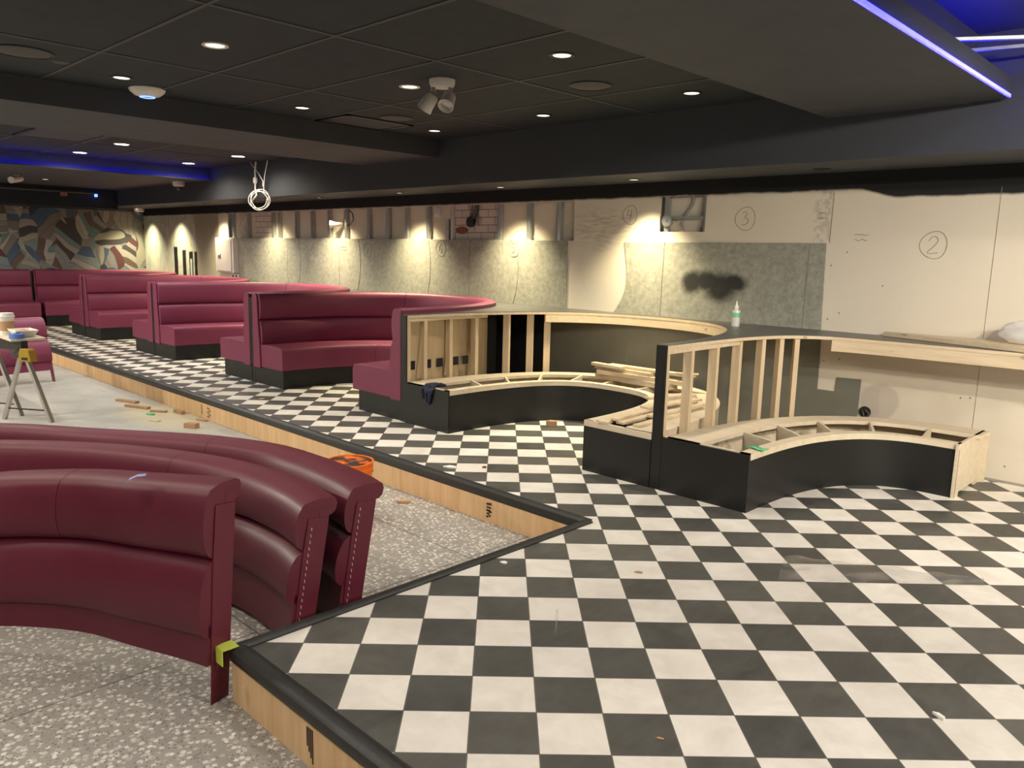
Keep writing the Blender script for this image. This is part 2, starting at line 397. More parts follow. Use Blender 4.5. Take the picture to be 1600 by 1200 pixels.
WL = {}
def obj(name, mb, mat, parent=None, at=None, bevel=0.0, seg=2, sharp=35, smooth=True, solid=0.0):
    me = bpy.data.meshes.new(name)
    if parent is None:
        if at is None:
            xs = [v.x for v in mb.v]; ys = [v.y for v in mb.v]; zs = [v.z for v in mb.v]
            at = ((min(xs) + max(xs)) / 2, (min(ys) + max(ys)) / 2, min(zs))
        at = Vector(at)
    else: at = WL[parent.name]
    me.from_pydata([tuple((v - at) * S) for v in mb.v], [], mb.f)
    bm = bmesh.new(); bm.from_mesh(me); bmesh.ops.recalc_face_normals(bm, faces=bm.faces); bm.to_mesh(me); bm.free()
    me.materials.append(mat)
    if smooth: me.shade_smooth(); me.set_sharp_from_angle(angle=math.radians(sharp))
    o = bpy.data.objects.new(name, me); C.objects.link(o)
    WL[o.name] = at
    if parent is None: o.location = at * S
    else: o.parent = parent
    if solid: 
        m = o.modifiers.new('solid', 'SOLIDIFY'); m.thickness = solid * S; m.offset = 0
    if bevel:
        m = o.modifiers.new('bevel', 'BEVEL'); m.width = bevel * S; m.segments = seg; m.limit_method = 'ANGLE'; m.angle_limit = math.radians(40)
    return o
def tag(o, label, cat, group=None):
    o['label'] = label; o['category'] = cat
    if group: o['group'] = group
    return o
def thing(name, label, cat, at, group=None):
    o = bpy.data.objects.new(name, None); C.objects.link(o); o.empty_display_size = .1
    WL[o.name] = Vector(at); o.location = Vector(at) * S
    return tag(o, label, cat, group)
def struct(name, mb, mat, parent=None, **k):
    o = obj(name, mb, mat, parent, **k)
    if parent is None: o['kind'] = 'structure'
    return o
def lab(o, text): o['label'] = text; return o

# ---- booth curves
def ucurve(xc, hw, hh, n, y0=.95, N=48):
    raw = []
    for i in range(801):
        th = PI * (1 - i / 800); c, s_ = math.cos(th), math.sin(th)
        raw.append((xc + hw * math.copysign(abs(c) ** (2 / n), c), y0 + hh * abs(s_) ** (2 / n)))
    return resample(raw, N)
def resample(raw, N):
    L = [0]
    for a, b in zip(raw, raw[1:]): L.append(L[-1] + math.hypot(b[0] - a[0], b[1] - a[1]))
    out = []; j = 0
    for i in range(N + 1):
        t = L[-1] * i / N
        while j < len(L) - 2 and L[j + 1] < t: j += 1
        f = (t - L[j]) / max(1e-9, L[j + 1] - L[j])
        out.append((raw[j][0] + (raw[j + 1][0] - raw[j][0]) * f, raw[j][1] + (raw[j + 1][1] - raw[j][1]) * f))
    return out
def spline(pts, N):
    out = []
    P = [pts[0]] + list(pts) + [pts[-1]]
    for i in range(1, len(P) - 2):
        p0, p1, p2, p3 = P[i - 1:i + 3]
        for k in range(12):
            t = k / 12
            out.append(tuple(.5 * (2 * b + (c - a) * t + (2 * a - 5 * b + 4 * c - d) * t * t + (3 * b - a - 3 * c + d) * t ** 3) for a, b, c, d in zip(p0, p1, p2, p3)))
    out.append(tuple(pts[-1]))
    return resample([p[:2] for p in out], N)
def normals(pts):
    out = []
    for i in range(len(pts)):
        a = pts[max(i - 1, 0)]; b = pts[min(i + 1, len(pts) - 1)]
        tx, ty = b[0] - a[0], b[1] - a[1]; l = math.hypot(tx, ty) or 1
        out.append((ty / l, -tx / l))
    return out
def sweep(pts, prof, i0=0, i1=None, gap=0.0, mb=None):
    """profile (inward offset, z) swept along pts[i0..i1]; gap shortens both ends"""
    mb = mb or MB(); nr = normals(pts); i1 = len(pts) - 1 if i1 is None else i1
    rows = []; pf = prof if callable(prof) else (lambda f: prof)
    for i in range(i0, i1 + 1):
        px, py = pts[i]; sx = sy = 0; prof_i = pf(i / (len(pts) - 1))
        if gap and i in (i0, i1):
            q = pts[i + 1] if i == i0 else pts[i - 1]; dx, dy = q[0] - px, q[1] - py; l = math.hypot(dx, dy); sx, sy = dx / l * gap, dy / l * gap
        rows.append([Vector((px + sx + nr[i][0] * o, py + sy + nr[i][1] * o, z)) for o, z in prof_i])
    return mb.loft(rows)
def ring(outer, inner, prof, i0=0, i1=None, mb=None):
    """profile (fraction outer->inner, z)"""
    mb = mb or MB(); i1 = len(outer) - 1 if i1 is None else i1; rows = []
    for i in range(i0, i1 + 1):
        a, b = outer[i], inner[i]
        rows.append([Vector((a[0] + (b[0] - a[0]) * f, a[1] + (b[1] - a[1]) * f, z)) for f, z in prof])
    return mb.loft(rows)

# ---------------------------------------------------------------- room shell
ZL = -.235; WY = 3.25; FX = -15.6
deck = MB()
def quad(mb, x0, x1, y0, y1, z, t=.06): mb.bx(x0, x1, y0, y1, z - t, z)
quad(deck, FX, 0.0, 0.0, WY, 0); quad(deck, 0.0, 6.5, -2.40, WY, 0); quad(deck, FX, -13.2, -7.5, 0.0, 0)
struct('floor', deck, CHECK, smooth=False, at=(0, 0, 0))
low = MB(); quad(low, FX, 6.5, -8.2, 0.0, ZL); struct('floor_lower', low, TERR, smooth=False, at=(0, 0, ZL))
# plywood risers below the deck edge
def riser(name, x0, x1, y0, y1): struct(name, MB().bx(x0, x1, y0, y1, ZL, -.06), PLYX, at=((x0 + x1) / 2, (y0 + y1) / 2, ZL))
riser('trim_1', -13.2, -.02, -.03, -.002); riser('trim_2', -.03, -.002, -2.41, -.002); riser('trim_3', -.002, 6.5, -2.43, -2.402)
struct('trim_7', MB().bx(-.2, 6.5, 3.17, WY, 0, .002), plain('bare_screed_strip', (.30, .28, .25), .8))
# rounded black nosing along the deck edge
NP = [(0, 0), (.0, .008), (.012, .014), (.03, .016), (.058, .012), (.072, .0), (.076, -.02), (.072, -.045), (.058, -.060), (.03, -.062), (.03, -.0)]
def nosing(name, a, b, out):
    a, b = Vector(a), Vector(b); o = Vector(out)
    rows = [[p + o * (q - .035) + Vector((0, 0, z)) for q, z in NP] for p in (a, b)]
    m = MB().loft(rows)
    struct(name, m, NOSE)
nosing('trim_4', (-13.2, 0, 0), (.0, 0, 0), (0, -1, 0))
nosing('trim_5', (0, -2.40, 0), (0, .0, 0), (-1, 0, 0))
nosing('trim_6', (0, -2.40, 0), (6.5, -2.40, 0), (0, -1, 0))

# right-hand (long) wall: drywall with two openings, old wall beyond
W = MB(); D0, D1 = WY, WY + .02
OX0, OX1, OZ0, OZ1 = -11.50, -2.93, 1.86, 2.306
W.bx(-11.9, 6.5, D0, D1, -.06, OZ0); W.bx(-11.9, OX0, D0, D1, OZ0, 2.6); W.bx(OX0, OX1, D0, D1, OZ1, 2.6)
PX0, PX1, PZ0, PZ1 = -1.762, -1.22, 1.958, 2.316
W.bx(OX1, PX0, D0, D1, OZ0, 2.6); W.bx(PX0, PX1, D0, D1, OZ0, PZ0); W.bx(PX0, PX1, D0, D1, PZ1, 2.6); W.bx(PX1, 6.5, D0, D1, OZ0, 2.6)
W.bx(-5.46, -5.10, D0, D1, 2.13, OZ1)
wr = struct('wall_right', W, DRY, smooth=False, at=(0, WY, 0))
obj('old_plaster', MB().bx(FX, -11.9, D0, D1, -.06, 2.6), OLDWALL, wr, smooth=False)
# cavity behind the openings
obj('cavity_board', MB().bx(OX0, OX1, WY + .075, WY + .095, OZ0 - .3, OZ1 + .1).bx(PX0 - .1, PX1 + .1, WY + .075, WY + .095, PZ0 - .1, PZ1 + .1), DRY, wr, smooth=False)
obj('brick_patch', MB().bx(-5.08, -4.25, WY + .060, WY + .074, OZ0 - .2, OZ1 + .1), BRICK, wr, smooth=False)
obj('brick_patch', MB().bx(-10.58, -9.90, WY + .060, WY + .074, OZ0 - .2, OZ1 + .1), BRICK, wr, smooth=False)
# metal studs: web with a knock-out hole, two flanges
def stud(x, face=.055, hole=True, z0=OZ0 - .25, z1=OZ1 + .1):
    m = MB(); y0, y1 = WY + .021, WY + .071
    zh0, zh1 = OZ0 + .05, OZ0 + .15
    if hole:
        m.bx(x, x + .006, y0, y1, z0, zh0); m.bx(x, x + .006, y0, y1, zh1, z1)
        m.bx(x, x + .006, y0, y0 + .025, zh0, zh1); m.bx(x, x + .006, y1 - .025, y1, zh0, zh1)
    else: m.bx(x, x + .006, y0, y1, z0, z1)
    m.bx(x - face, x, y0, y0 + .005, z0, z1); m.bx(x - face, x, y1 - .005, y1, z0, z1)
    m.bx(x - face, x - face + .005, y0, y0 + .015, z0, z1)
    return obj('metal_stud', m, STEEL, wr, smooth=False)
for x in (-11.32, -10.72, -9.84, -9.62, -9.05, -8.55, -8.05, -7.58, -6.98, -6.50, -6.05, -5.57, -5.16, -4.16, -3.65, -3.16): stud(x)
obj('furring_strip', MB().bx(-5.115, -5.075, WY + .025, WY + .07, OZ0 - .1, OZ1), WHITEPT, wr, smooth=False)
stud(PX0 + .085, .05, False, PZ0 - .1, PZ1 + .1); stud(PX1 - .01, .03, False, PZ0 - .1, PZ1 + .1)
obj('blocking_channel', MB().bx(PX0 + .1, PX1 - .02, WY + .025, WY + .03, 2.085, 2.12).bx(PX0 + .1, PX1 - .02, WY + .03, WY + .07, 2.117, 2.12), STEEL, wr, smooth=False)
obj('conduit', MB().tube([(PX0 + .36, WY + .052, PZ1 + .05), (PX0 + .36, WY + .052, 2.24), (PX0 + .27, WY + .052, 2.12), (PX0 + .24, WY + .052, 2.05), (PX0 + .27, WY + .052, 1.95), (PX0 + .27, WY + .052, 1.88)], .014), STEEL, wr)
jb = obj('octagonal_box', MB().lathe([(.05, .0), (.062, .0), (.062, -.05), (.0, -.05)], n=8, M=Matrix.Translation((PX0 + .085, WY - .004, 2.072)) @ Matrix.Rotation(PI / 2, 4, 'X')), STEEL, wr, smooth=False)
obj('box_wire', MB().tube([(PX0 + .07, WY + .01, 2.05), (PX0 + .09, WY - .01, 2.08), (PX0 + .10, WY, 2.05), (PX0 + .085, WY + .02, 2.09)], .007), BLUETAPE, jb)
# boards screwed to the wall
def slab(name, pts, y, t, mat): 
    m = MB().loft([[Vector((x, y, z)) for x, z in pts], [Vector((x, y - t, z)) for x, z in pts]])
    return obj(name, m, mat, wr, smooth=False)
edges = [-11.15, -9.32, -7.74, -6.22, -4.70, -3.005]
for a, b in zip(edges, edges[1:]): slab('felt_board', [(a + .004, 1.075), (b - .004, 1.075), (b - .004, 1.858), (a + .004, 1.858)], WY, .012, FELT)
for xa in (-8.90, -7.16, -5.49, -3.80):   # bowed cut lines of thin board ends
    pts = [(xa + sg * .006 + (-.06 * (2 * abs(k / 12 - .55)) ** 2.2), 1.08 + .77 * k / 12) for sg in (0,) for k in range(13)]
    obj('board_joint', MB().tube([(x, WY - .013, z) for x, z in pts], .004, 5), PENCIL, wr)
arc = [(-2.205 + .05 * math.sin(PI * min(1, k / 16)) - .10 * max(0, 1 - k / 6.0) ** 1.6, 1.075 + .772 * k / 16) for k in range(17)]
slab('felt_board', [(.05, 1.075), (.03, 1.856), (-1.68, 1.85)] + [(x, z) for x, z in reversed(arc)], WY, .012, FELTB)
for q in (-1.69, -.125): obj('board_joint', MB().tube([(q, WY - .013, 1.08), (q + .01, WY - .013, 1.85)], .0035, 5), PENCIL, wr)
slab('backing_board', [(-4.6, 0), (-3.33, 0), (-3.33, 1.04), (-4.6, 1.04)], WY, .012, BLACKCLOTH)
slab('backing_board', [(-3.32, 0), (.44, 0), (.449, .668), (.233, .66), (.23, .53), (.063, .53), (.054, 1.04), (-3.32, 1.04)], WY, .012, LOWFELT)
for q in (-2.1,): obj('board_joint', MB().tube([(q, WY - .013, .0), (q, WY - .013, 1.0)], .003, 5), PENCIL, wr)
for q in (1.36,): obj('board_joint', MB().tube([(q, WY - .002, .0), (q, WY - .002, 2.3)], .0018, 5), PENCIL, wr)
obj('board_joint', MB().tube([(.055, WY - .002, 1.86), (.06, WY - .002, 2.3)], .003, 5), PENCIL, wr)
obj('wall_hole', MB().lathe([(.0, .0), (.045, .0), (.05, .004), (.052, .012)], n=14, M=Matrix.Translation((.51, WY - .001, .385)) @ Matrix.Rotation(PI / 2, 4, 'X')), BLACKP, wr)
obj('box_wire', MB().tube([(.50, WY, .37), (.53, WY - .05, .41), (.56, WY - .03, .37), (.52, WY - .04, .34), (.49, WY - .02, .40)], .006), GREYP, wr)
for x, z in ((.10, .80), (.24, .83), (1.25, .62), (1.32, .63), (1.62, .12), (.22, 1.78), (.09, 1.66), (.55, 1.50), (.10, 1.18), (.20, 1.24)):
    obj('screw_dimple', MB().lathe([(0, 0), (.006, 0), (.0075, .003)], n=8, M=Matrix.Translation((x, WY - .002, z)) @ Matrix.Rotation(PI / 2, 4, 'X')), PENCIL, wr)
# pencilled circled bay numbers
DIG = {'2': [[(-.3, .25), (-.1, .5), (.2, .5), (.3, .25), (.1, -.05), (-.35, -.5), (.35, -.48)]],
       '3': [[(-.25, .45), (.05, .5), (.2, .3), (-.05, .1), (.3, .0), (.25, -.3), (-.05, -.45), (-.3, -.4)]],
       '4': [[(-.15, .5), (-.3, -.05), (.3, -.0)], [(.2, .45), (.1, -.5)]],
       '5': [[(.3, .5), (-.2, .45), (-.25, .1), (.15, .1), (.28, -.15), (.05, -.45), (-.3, -.4)]],
       '6': [[(.15, .5), (-.2, .15), (-.25, -.3), (.0, -.5), (.25, -.3), (.1, -.02), (-.2, -.12)]],
       '7': [[(-.3, .45), (.3, .45), (-.05, -.5)]],
       '8': [[(.0, .02), (-.25, .25), (.0, .5), (.25, .25), (.0, .02), (-.28, -.25), (.0, -.5), (.28, -.25), (.0, .02)]],
       '9': [[(.2, .2), (-.05, .02), (-.25, .25), (.0, .5), (.2, .3), (.15, -.1), (.05, -.5)]]}
def circled(dg, x, z, r, y=WY - .002, th=.0024):
    m = MB(); m.tube([(x + r * math.cos(a) * 1.0, y, z + r * 1.05 * math.sin(a) + .01 * math.sin(2 * a)) for a in [2 * PI * k / 28 for k in range(29)]], th, 5)
    for st in DIG[dg]:
        if dg in '47': pts = [(p[0], p[1]) for p in st]
        else: pts = spline(st, 16)
        m.tube([(x + p[0] * r * 1.1, y, z + p[1] * r * 1.25) for p in pts], th, 5)
    obj('pencil_number', m, PENCIL, wr)
circled('2', .914, 1.849, .105); circled('3', -.788, 2.081, .105); circled('4', -2.152, 2.138, .095)
for dg, x, z in (('5', -3.893, 1.759), ('6', -5.271, 1.741), ('7', -6.98, 1.68), ('8', -8.446, 1.678), ('9', -10.03, 1.69)): circled(dg, x, z, .10, WY - .014)
def scribble(x, z, sc, y):
    m = MB()
    for k in range(2):
        pts = [(x + sc * (i / 9 - .5) + random.uniform(-.006, .006), y, z - k * .045 + random.uniform(-.010, .010)) for i in range(10)]
        m.tube(pts, .002, 5)
    obj('pencil_note', m, PENCIL, wr)
for x, z in ((-4.50, 1.77), (-3.12, 1.72), (-7.60, 1.73), (-10.68, 1.66)): scribble(x, z, .16, WY - .014)
scribble(-.03, 2.12, .07, WY - .002); scribble(.33, 1.93, .11, WY - .002)

# far wall with mural; unseen closing walls
wf = struct('wall_far', MB().bx(FX - .05, FX, -8.2, WY + .2, ZL - .05, 3.6), DARKWALL, smooth=False)
obj('mural', MB().bx(FX, FX + .012, -6.0, WY, 1.05, 2.40), MURAL, wf, smooth=False)
struct('wall_left', MB().bx(FX, 6.5, -8.25, -8.2, ZL - .05, 3.6), DARKWALL, smooth=False)
struct('wall_near', MB().bx(6.5, 6.55, -8.2, WY + .2, ZL - .05, 3.6), DARKWALL, smooth=False)

# ceiling: tiled recess, bulkheads, second recess, soffit
ZC, ZB, ZS, SY = 3.0, 2.8, 2.472, 2.42
ce = MB(); ce.bx(-10.5, .4, -8.2, SY + .02, ZC, ZC + .04)
ceo = struct('ceiling', ce, CEIL, smooth=False, at=(0, 0, ZC))
g = MB()
for x in (-2.99, -1.36): g.bx(x - .016, x + .016, -8.2, SY, ZC - .006, ZC)
for x in (-6.9, -8.5, -10.1): g.bx(x - .016, x + .016, -8.2, SY, ZC - .006, ZC)
for k in range(-7, 3):
    y = -.16 + .812 * k; g.bx(-4.36, .3, y - .013, y + .013, ZC - .005, ZC)
    g.bx(-10.4, -5.95, y - .013, y + .013, ZC - .005, ZC)
obj('ceiling_grid', g, GRID, ceo, smooth=False)
def bulk(name, x0, x1, y0, y1, z0, z1): return struct(name, MB().bx(x0, x1, y0, y1, z0, z1), BULK, smooth=False)
bulk('ceiling_beam', -5.93, -4.37, -8.2, SY, ZB, ZC + .1)
bulk('ceiling_beam', .30, 1.30, -8.2, SY, ZB, 3.3)
bulk('ceiling_lip', 1.30, 1.545, -8.2, SY - .05, ZB, 2.86)
struct('ceiling_lip', MB().bx(1.50, 1.545, -8.2, SY - .05, 2.86, 2.93), BULK, smooth=False)
bulk('ceiling_beam', FX, -10.38, -8.2, SY, ZB, ZC + .1)
bulk('ceiling_high', 1.30, 6.5, -8.2, WY, 3.25, 3.3)
bulk('ceiling_soffit', FX, 6.5, SY, WY + .02, ZS, 3.25)
struct('ceiling_beam', MB().bx(FX, FX + .85, -8.2, SY, 2.41, ZB), CEIL, smooth=False)

# LED strips in the coves
tag(obj('led_strip', MB().bx(-10.36, -10.335, -8.0, 2.36, ZB + .002, ZB + .008), BLUEL), 'blue LED strip along the edge of the far ceiling recess', 'light')
struct('ceiling_lip', MB().bx(-10.38, -10.31, -8.0, 2.38, ZB - .012, ZB).bx(-10.315, -10.31, -8.0, 2.38, ZB, ZB + .008), BULK, smooth=False)
t_ = MB().bx(1.548, 1.562, -8.0, 2.32, ZB - .003, ZB + .018)
tag(obj('led_strip', t_, BLUEL), 'blue LED strip on the ceiling edge at upper right', 'light')
tag(obj('led_strip', MB().bx(1.32, 1.44, -8.0, 2.3, 2.862, 2.88), BLUEL), 'hidden blue LED strip in the trough above the lit edge', 'light')

# ---------------------------------------------------------------- ceiling fittings
def copy_tree(o, parent=None):
    c = o.copy(); C.objects.link(c)
    if parent: c.parent = parent
    for ch in o.children: copy_tree(ch, c)
    return c
def downlight(at, label, lens, rim, power, col, r=.06, trim=.085, spot=2.85, group='recessed ceiling downlights', blend=.7, aim=None):
    x, y, z = at
    t = thing('downlight', label, 'ceiling light', at, group)
    obj('trim_ring', MB().lathe([(r, -.002), (r + .006, -.008), (trim, -.006), (trim, .004), (r, .004)], at, 28, caps=False), rim, t)
    obj('lens', MB().lathe([(0, -.003), (r, -.003), (r, .003)], at, 28), lens, t)
    if power:
        ld = bpy.data.lights.new('downlight_lamp', 'SPOT'); ld.energy = power; ld.color = col; ld.spot_size = spot; ld.spot_blend = blend; ld.shadow_soft_size = .05
        lo = bpy.data.objects.new('downlight_lamp', ld); C.objects.link(lo); lo.parent = t; lo.location = Vector((0, 0, -.02)) * S
        if aim: lo.rotation_euler = aim
    return t
mains = [(-2.19, -1.35, 'pale-trimmed downlight nearest the viewer in the black tiles', WHITEPT), (-3.775, -1.37, 'small downlight beside the white access point', BLACKP),
         (-2.20, .266, 'pale-trimmed downlight left of the white twin spotlight', WHITEPT), (-.59, .264, 'downlight right of the white twin spotlight', BLACKP),
         (-.57, 1.828, 'rightmost lit downlight at the corner of the black tiles', BLACKP), (-3.777, .24, 'downlight left of the black air grille', BLACKP),
         (-2.222, 1.889, 'downlight below the twin spotlight near the dark soffit face', BLACKP), (-3.832, 1.90, 'downlight under the round grille at the far tile corner', BLACKP)]
for x, y, l, rim in mains: downlight((x, y, ZC), l, LENS, rim, P_MAIN, NEUT, spot=1.75, blend=.9)
for x, y, l, ln in ((-9.80, .19, 'leftmost warm glaring lamp before the blue cove', LENSB), (-8.21, .205, 'cool white glaring lamp, highest of the four far ones', LENSC),
                    (-9.82, 1.80, 'warm glaring lamp right above the dome camera', LENSB), (-8.14, 1.80, 'warm glaring lamp beside the hanging cable coil', LENSB)):
    downlight((x, y, ZC), l, ln, WHITEPT, P_BRIGHT, (1, .88, .72) if ln is LENSB else (.85, .93, 1), r=.085, trim=.10, group='glaring lamps in the far recess')
sof = [(-1.864, 'soffit downlight above the sprayed felt board'), (-3.80, 'soffit downlight above the brick patch at right'), (-5.75, 'soffit downlight above the wall switch'),
       (-7.75, 'soffit downlight above the middle metal studs'), (-9.70, 'soffit downlight by the hanging cable coil'), (-11.65, 'soffit downlight above the electrical panel'), (-13.6, 'soffit downlight above the spray-painted strokes'), (-15.1, 'soffit downlight at the mural corner')]
for x, l in sof: downlight((x, 2.90, ZS), l, LENS, BULK, P_SOFFIT if x > -9 else P_SOFFIT * .8, SOFC, r=.05, trim=.065, spot=1.8, group='downlights in the wall soffit', blend=1.0)
tag(obj('unlit_downlight', MB().lathe([(0, .012), (.05, .01), (.06, -.004), (.075, -.003), (.075, .004)], (.07, 2.92, ZS - .004), 24), BLACKP), 'unlit dark downlight in the soffit above the torn wallboard', 'ceiling light')
# unseen downlights behind and beside the viewer, added to raise the room's brightness
for x, y in ((-.6, -1.36), (-.6, -3.0), (-2.2, -3.0), (-3.8, -3.0), (-2.2, -4.7), (-.6, -4.7)): downlight((x, y, ZC), 'added unseen downlight in the black tiles', LENS, BLACKP, P_FRONT, NEUT, group='added unseen downlights')
for x, y in ((2.5, -1.7), (4.2, -1.7), (2.5, 1.35), (4.2, 1.35), (1.4, -6.0), (3.4, -5.6)): downlight((x, y, 3.25 if x > 1.5 else ZB), 'added unseen downlight in the near recess', LENS, BLACKP, P_WALL if y > 1 else P_RIGHT if y > -3 else P_RIGHT * 3.6, NEUT, group='added unseen downlights')
for x, y in ((-13.0, .6), (-13.0, -1.6), (-7.3, -1.5), (-9.0, -1.5), (-7.3, -3.2), (-9.0, -3.2)): downlight((x, y, ZB if x < -11 else ZC), 'added unseen downlight in the far recess', LENS, BLACKP, P_BACK, NEUT, group='added unseen downlights')

def fill_globe(at, label):  # invented pendant out of view, added as fill light for floor and walls
    x, y, z = at; top = 3.25 if x > 0 else ZC if x > -10 else ZB; t = thing('fill_globe', label, 'added fill lamp', (x, y, top), 'added unseen globe lamps')
    obj('cord', MB().tube([(x, y, top), (x, y, z + .14)], .008, 6), BLACKP, t)
    obj('cap', MB().lathe([(0, .15), (.05, .14), (.06, .09), (0, .09)], at, 20), BLACKP, t)
    obj('globe', MB().lathe([(0, -.13)] + [(.13 * math.sin(PI * k / 12), -.13 * math.cos(PI * k / 12)) for k in range(1, 11)] + [(.05, .12), (0, .12)], at, 24), GLOBE, t)
    ld = bpy.data.lights.new('fill_globe_lamp', 'SPOT'); ld.energy = P_FILL_GLOBE; ld.color = NEUT; ld.shadow_soft_size = .12 * S; ld.spot_size = 3.1; ld.spot_blend = .2
    lo = bpy.data.objects.new('fill_globe_lamp', ld); C.objects.link(lo); lo.parent = t; lo.location = Vector((0, 0, z - .16 - top)) * S
def added_wall_spot(at, target, label):  # invented track spot out of view, added to brighten the bare wall
    at = Vector(at); d = (Vector(target) - at).normalized(); t = thing('added_spotlight', label, 'spotlight', at, 'added unseen wall spotlights')
    z = -d; x = z.orthogonal().normalized(); y = z.cross(x); M = Matrix((x, y, z)).transposed().to_4x4(); M.translation = at
    obj('stem', MB().tube([(at.x, at.y, 3.25), (at.x, at.y, at.z + .03)], .015, 8), BLACKP, t)
    obj('lamp_head', MB().lathe([(0, .16), (.05, .155), (.06, .10), (.07, -.02), (.062, -.02), (.05, .03), (0, .03)], n=22, M=M), BLACKP, t)
    obj('lamp_face', MB().lathe([(0, .032), (.05, .034), (.052, .028), (0, .026)], n=22, M=M), LENS, t)
    ld = bpy.data.lights.new('added_spot_lamp', 'SPOT'); ld.energy = P_FILL_WASH; ld.color = NEUT; ld.shadow_soft_size = .07 * S; ld.spot_size = 1.25; ld.spot_blend = .9
    lo = bpy.data.objects.new('added_spot_lamp', ld); C.objects.link(lo); lo.parent = t; lo.location = d * .03 * S; lo.rotation_euler = d.to_track_quat('-Z', 'Y').to_euler()
added_wall_spot((4.4, -1.5, 3.0), (1.0, 3.25, .75), 'added unseen spotlight brightening the wall'); added_wall_spot((4.9, -.1, 3.0), (1.5, 3.25, 1.1), 'added unseen spotlight brightening the wall')
for x, y in ((5.3, -1.3), (5.6, .9), (-6.6, -4.6), (-9.0, -4.6), (-11.6, -4.6)): fill_globe((x, y, 2.6 if x < 0 else 2.78), 'added unseen globe lamp for fill light')

def speaker(at, r, label):
    x, y, z = at; t = thing('ceiling_speaker', label, 'speaker', at, 'round ceiling speakers')
    obj('grille', MB().lathe([(0, -.012), (r * .9, -.010), (r * .97, -.006), (r * .97, .0)], at, 36), GREYP, t)
    obj('rim', MB().lathe([(r * .95, -.012), (r, -.010), (r, 0), (r * .95, 0)], at, 36, caps=False), GRID, t)
speaker((-1.03, 1.11, ZC), .165, 'round grey ceiling speaker right of the twin spotlight')
speaker((-3.50, 1.13, ZC), .165, 'round grey ceiling speaker below the air grille')
speaker((-3.43, -2.14, ZC), .19, 'large round grey ceiling speaker at the left edge')
tag(obj('sprinkler_cover', MB().lathe([(0, -.006), (.055, -.006), (.06, 0)], (-3.58, -1.86, ZC), 24), GREYP), 'small flat grey disc beside the large ceiling speaker', 'sprinkler')
ap = thing('wifi_access_point', 'white domed access point with blue light ring on black ceiling', 'access point', (-4.06, -1.065, ZC))
obj('housing', MB().lathe([(0, -.075), (.05, -.073), (.10, -.058), (.135, -.03), (.145, -.01), (.14, 0)], (-4.06, -1.065, ZC), 40), WHITEP, ap)
obj('light_ring', MB().lathe([(.046, -.0745), (.05, -.0765), (.062, -.0735), (.058, -.0705)], (-4.06, -1.065, ZC), 40, caps=False), BLUES, ap)
# twin spotlight
tx, ty = -1.809, .273
sp = thing('twin_spotlight', 'white twin-head spotlight hanging from the black ceiling tiles', 'spotlight', (tx, ty, ZC))
obj('base_plate', MB().lathe([(0, -.055), (.085, -.055), (.098, -.03), (.10, 0)], (tx, ty, ZC), 32), WHITEPT, sp)
for sx, d, nm in ((-1, Vector((-.55, -.25, -.8)), 'left'), (1, Vector((.32, -.60, -.73)), 'right')):
    a = Vector((tx + sx * .045, ty + sx * .045, ZC - .05)); b = a + Vector((0, 0, -.055))
    hd = MB()
    obj('arm', MB().tube([a, b + Vector((0, 0, -.015))], .018, 10).lathe([(.0, -.02), (.026, -.015), (.026, .015), (0, .02)], tuple(b), 14), ALU, sp)
    z = -d.normalized(); x = z.orthogonal().normalized(); y = z.cross(x); M = Matrix((x, y, z)).transposed().to_4x4(); M.translation = b + d.normalized() * .075
    h = obj('lamp_head', MB().lathe([(.0, .075), (.035, .072), (.05, .05), (.055, -.03), (.062, -.065), (.058, -.067), (.046, -.04), (.0, -.038)], n=26, M=M), WHITEPT, sp)
    obj('lamp_face', MB().lathe([(0, -.039), (.022, -.045), (.026, -.043), (.043, -.041)], n=22, M=M), ALU, h)
# air grilles
def grille(x0, x1, y0, y1, label):
    t = thing('air_grille', label, 'vent', ((x0 + x1) / 2, (y0 + y1) / 2, ZC))
    obj('frame', MB().bx(x0, x1, y0, y0 + .05, ZC - .012, ZC).bx(x0, x1, y1 - .05, y1, ZC - .012, ZC).bx(x0, x0 + .05, y0, y1, ZC - .012, ZC).bx(x1 - .05, x1, y0, y1, ZC - .012, ZC), BLACKP, t, smooth=False)
    obj('panel', MB().bx(x0 + .06, x1 - .06, y0 + .06, y1 - .06, ZC - .008, ZC - .001), BULK, t, smooth=False)
grille(-4.30, -3.72, .70, 1.52, 'dark square air grille in the black tiles near the beam')
grille(-8.45, -7.4, -1.0, -.2, 'dark square air grille in the far ceiling recess')
# cameras
def dome(at, label):
    x, y, z = at; t = thing('dome_camera', label, 'security camera', at)
    obj('mount', MB().lathe([(0, 0), (.105, 0), (.10, -.06), (.075, -.085), (0, -.085)], at, 30), WHITEPT, t)
    obj('dome', MB().lathe([(.062, -.084), (.06, -.11), (.04, -.138), (0, -.148)], at, 26), BLACKP, t)
dome((-11.17, 2.20, ZB), 'white dome camera hanging below the blue cove'); dome((-15.2, 3.02, ZS), 'white dome camera at the corner above the mural')
bc_ = thing('bullet_camera', 'small white camera under the far ceiling at left', 'security camera', (-12.46, .02, ZB))
obj('bracket', MB().tube([(-12.46, .02, ZB), (-12.46, .02, ZB - .06)], .04, 12), WHITEPT, bc_)
obj('body', MB().tube([(-12.55, .10, ZB - .05), (-12.32, -.10, ZB - .10)], [.05, .055], 14), WHITEPT, bc_)
pp = thing('ceiling_pipe', 'thin grey pipe across the dark far bulkhead', 'pipe', (-14.6, 0, 2.70))
obj('tube', MB().tube([(-14.65, -6, 2.70), (-14.65, 2.0, 2.70)], .022, 8), GRID, pp)
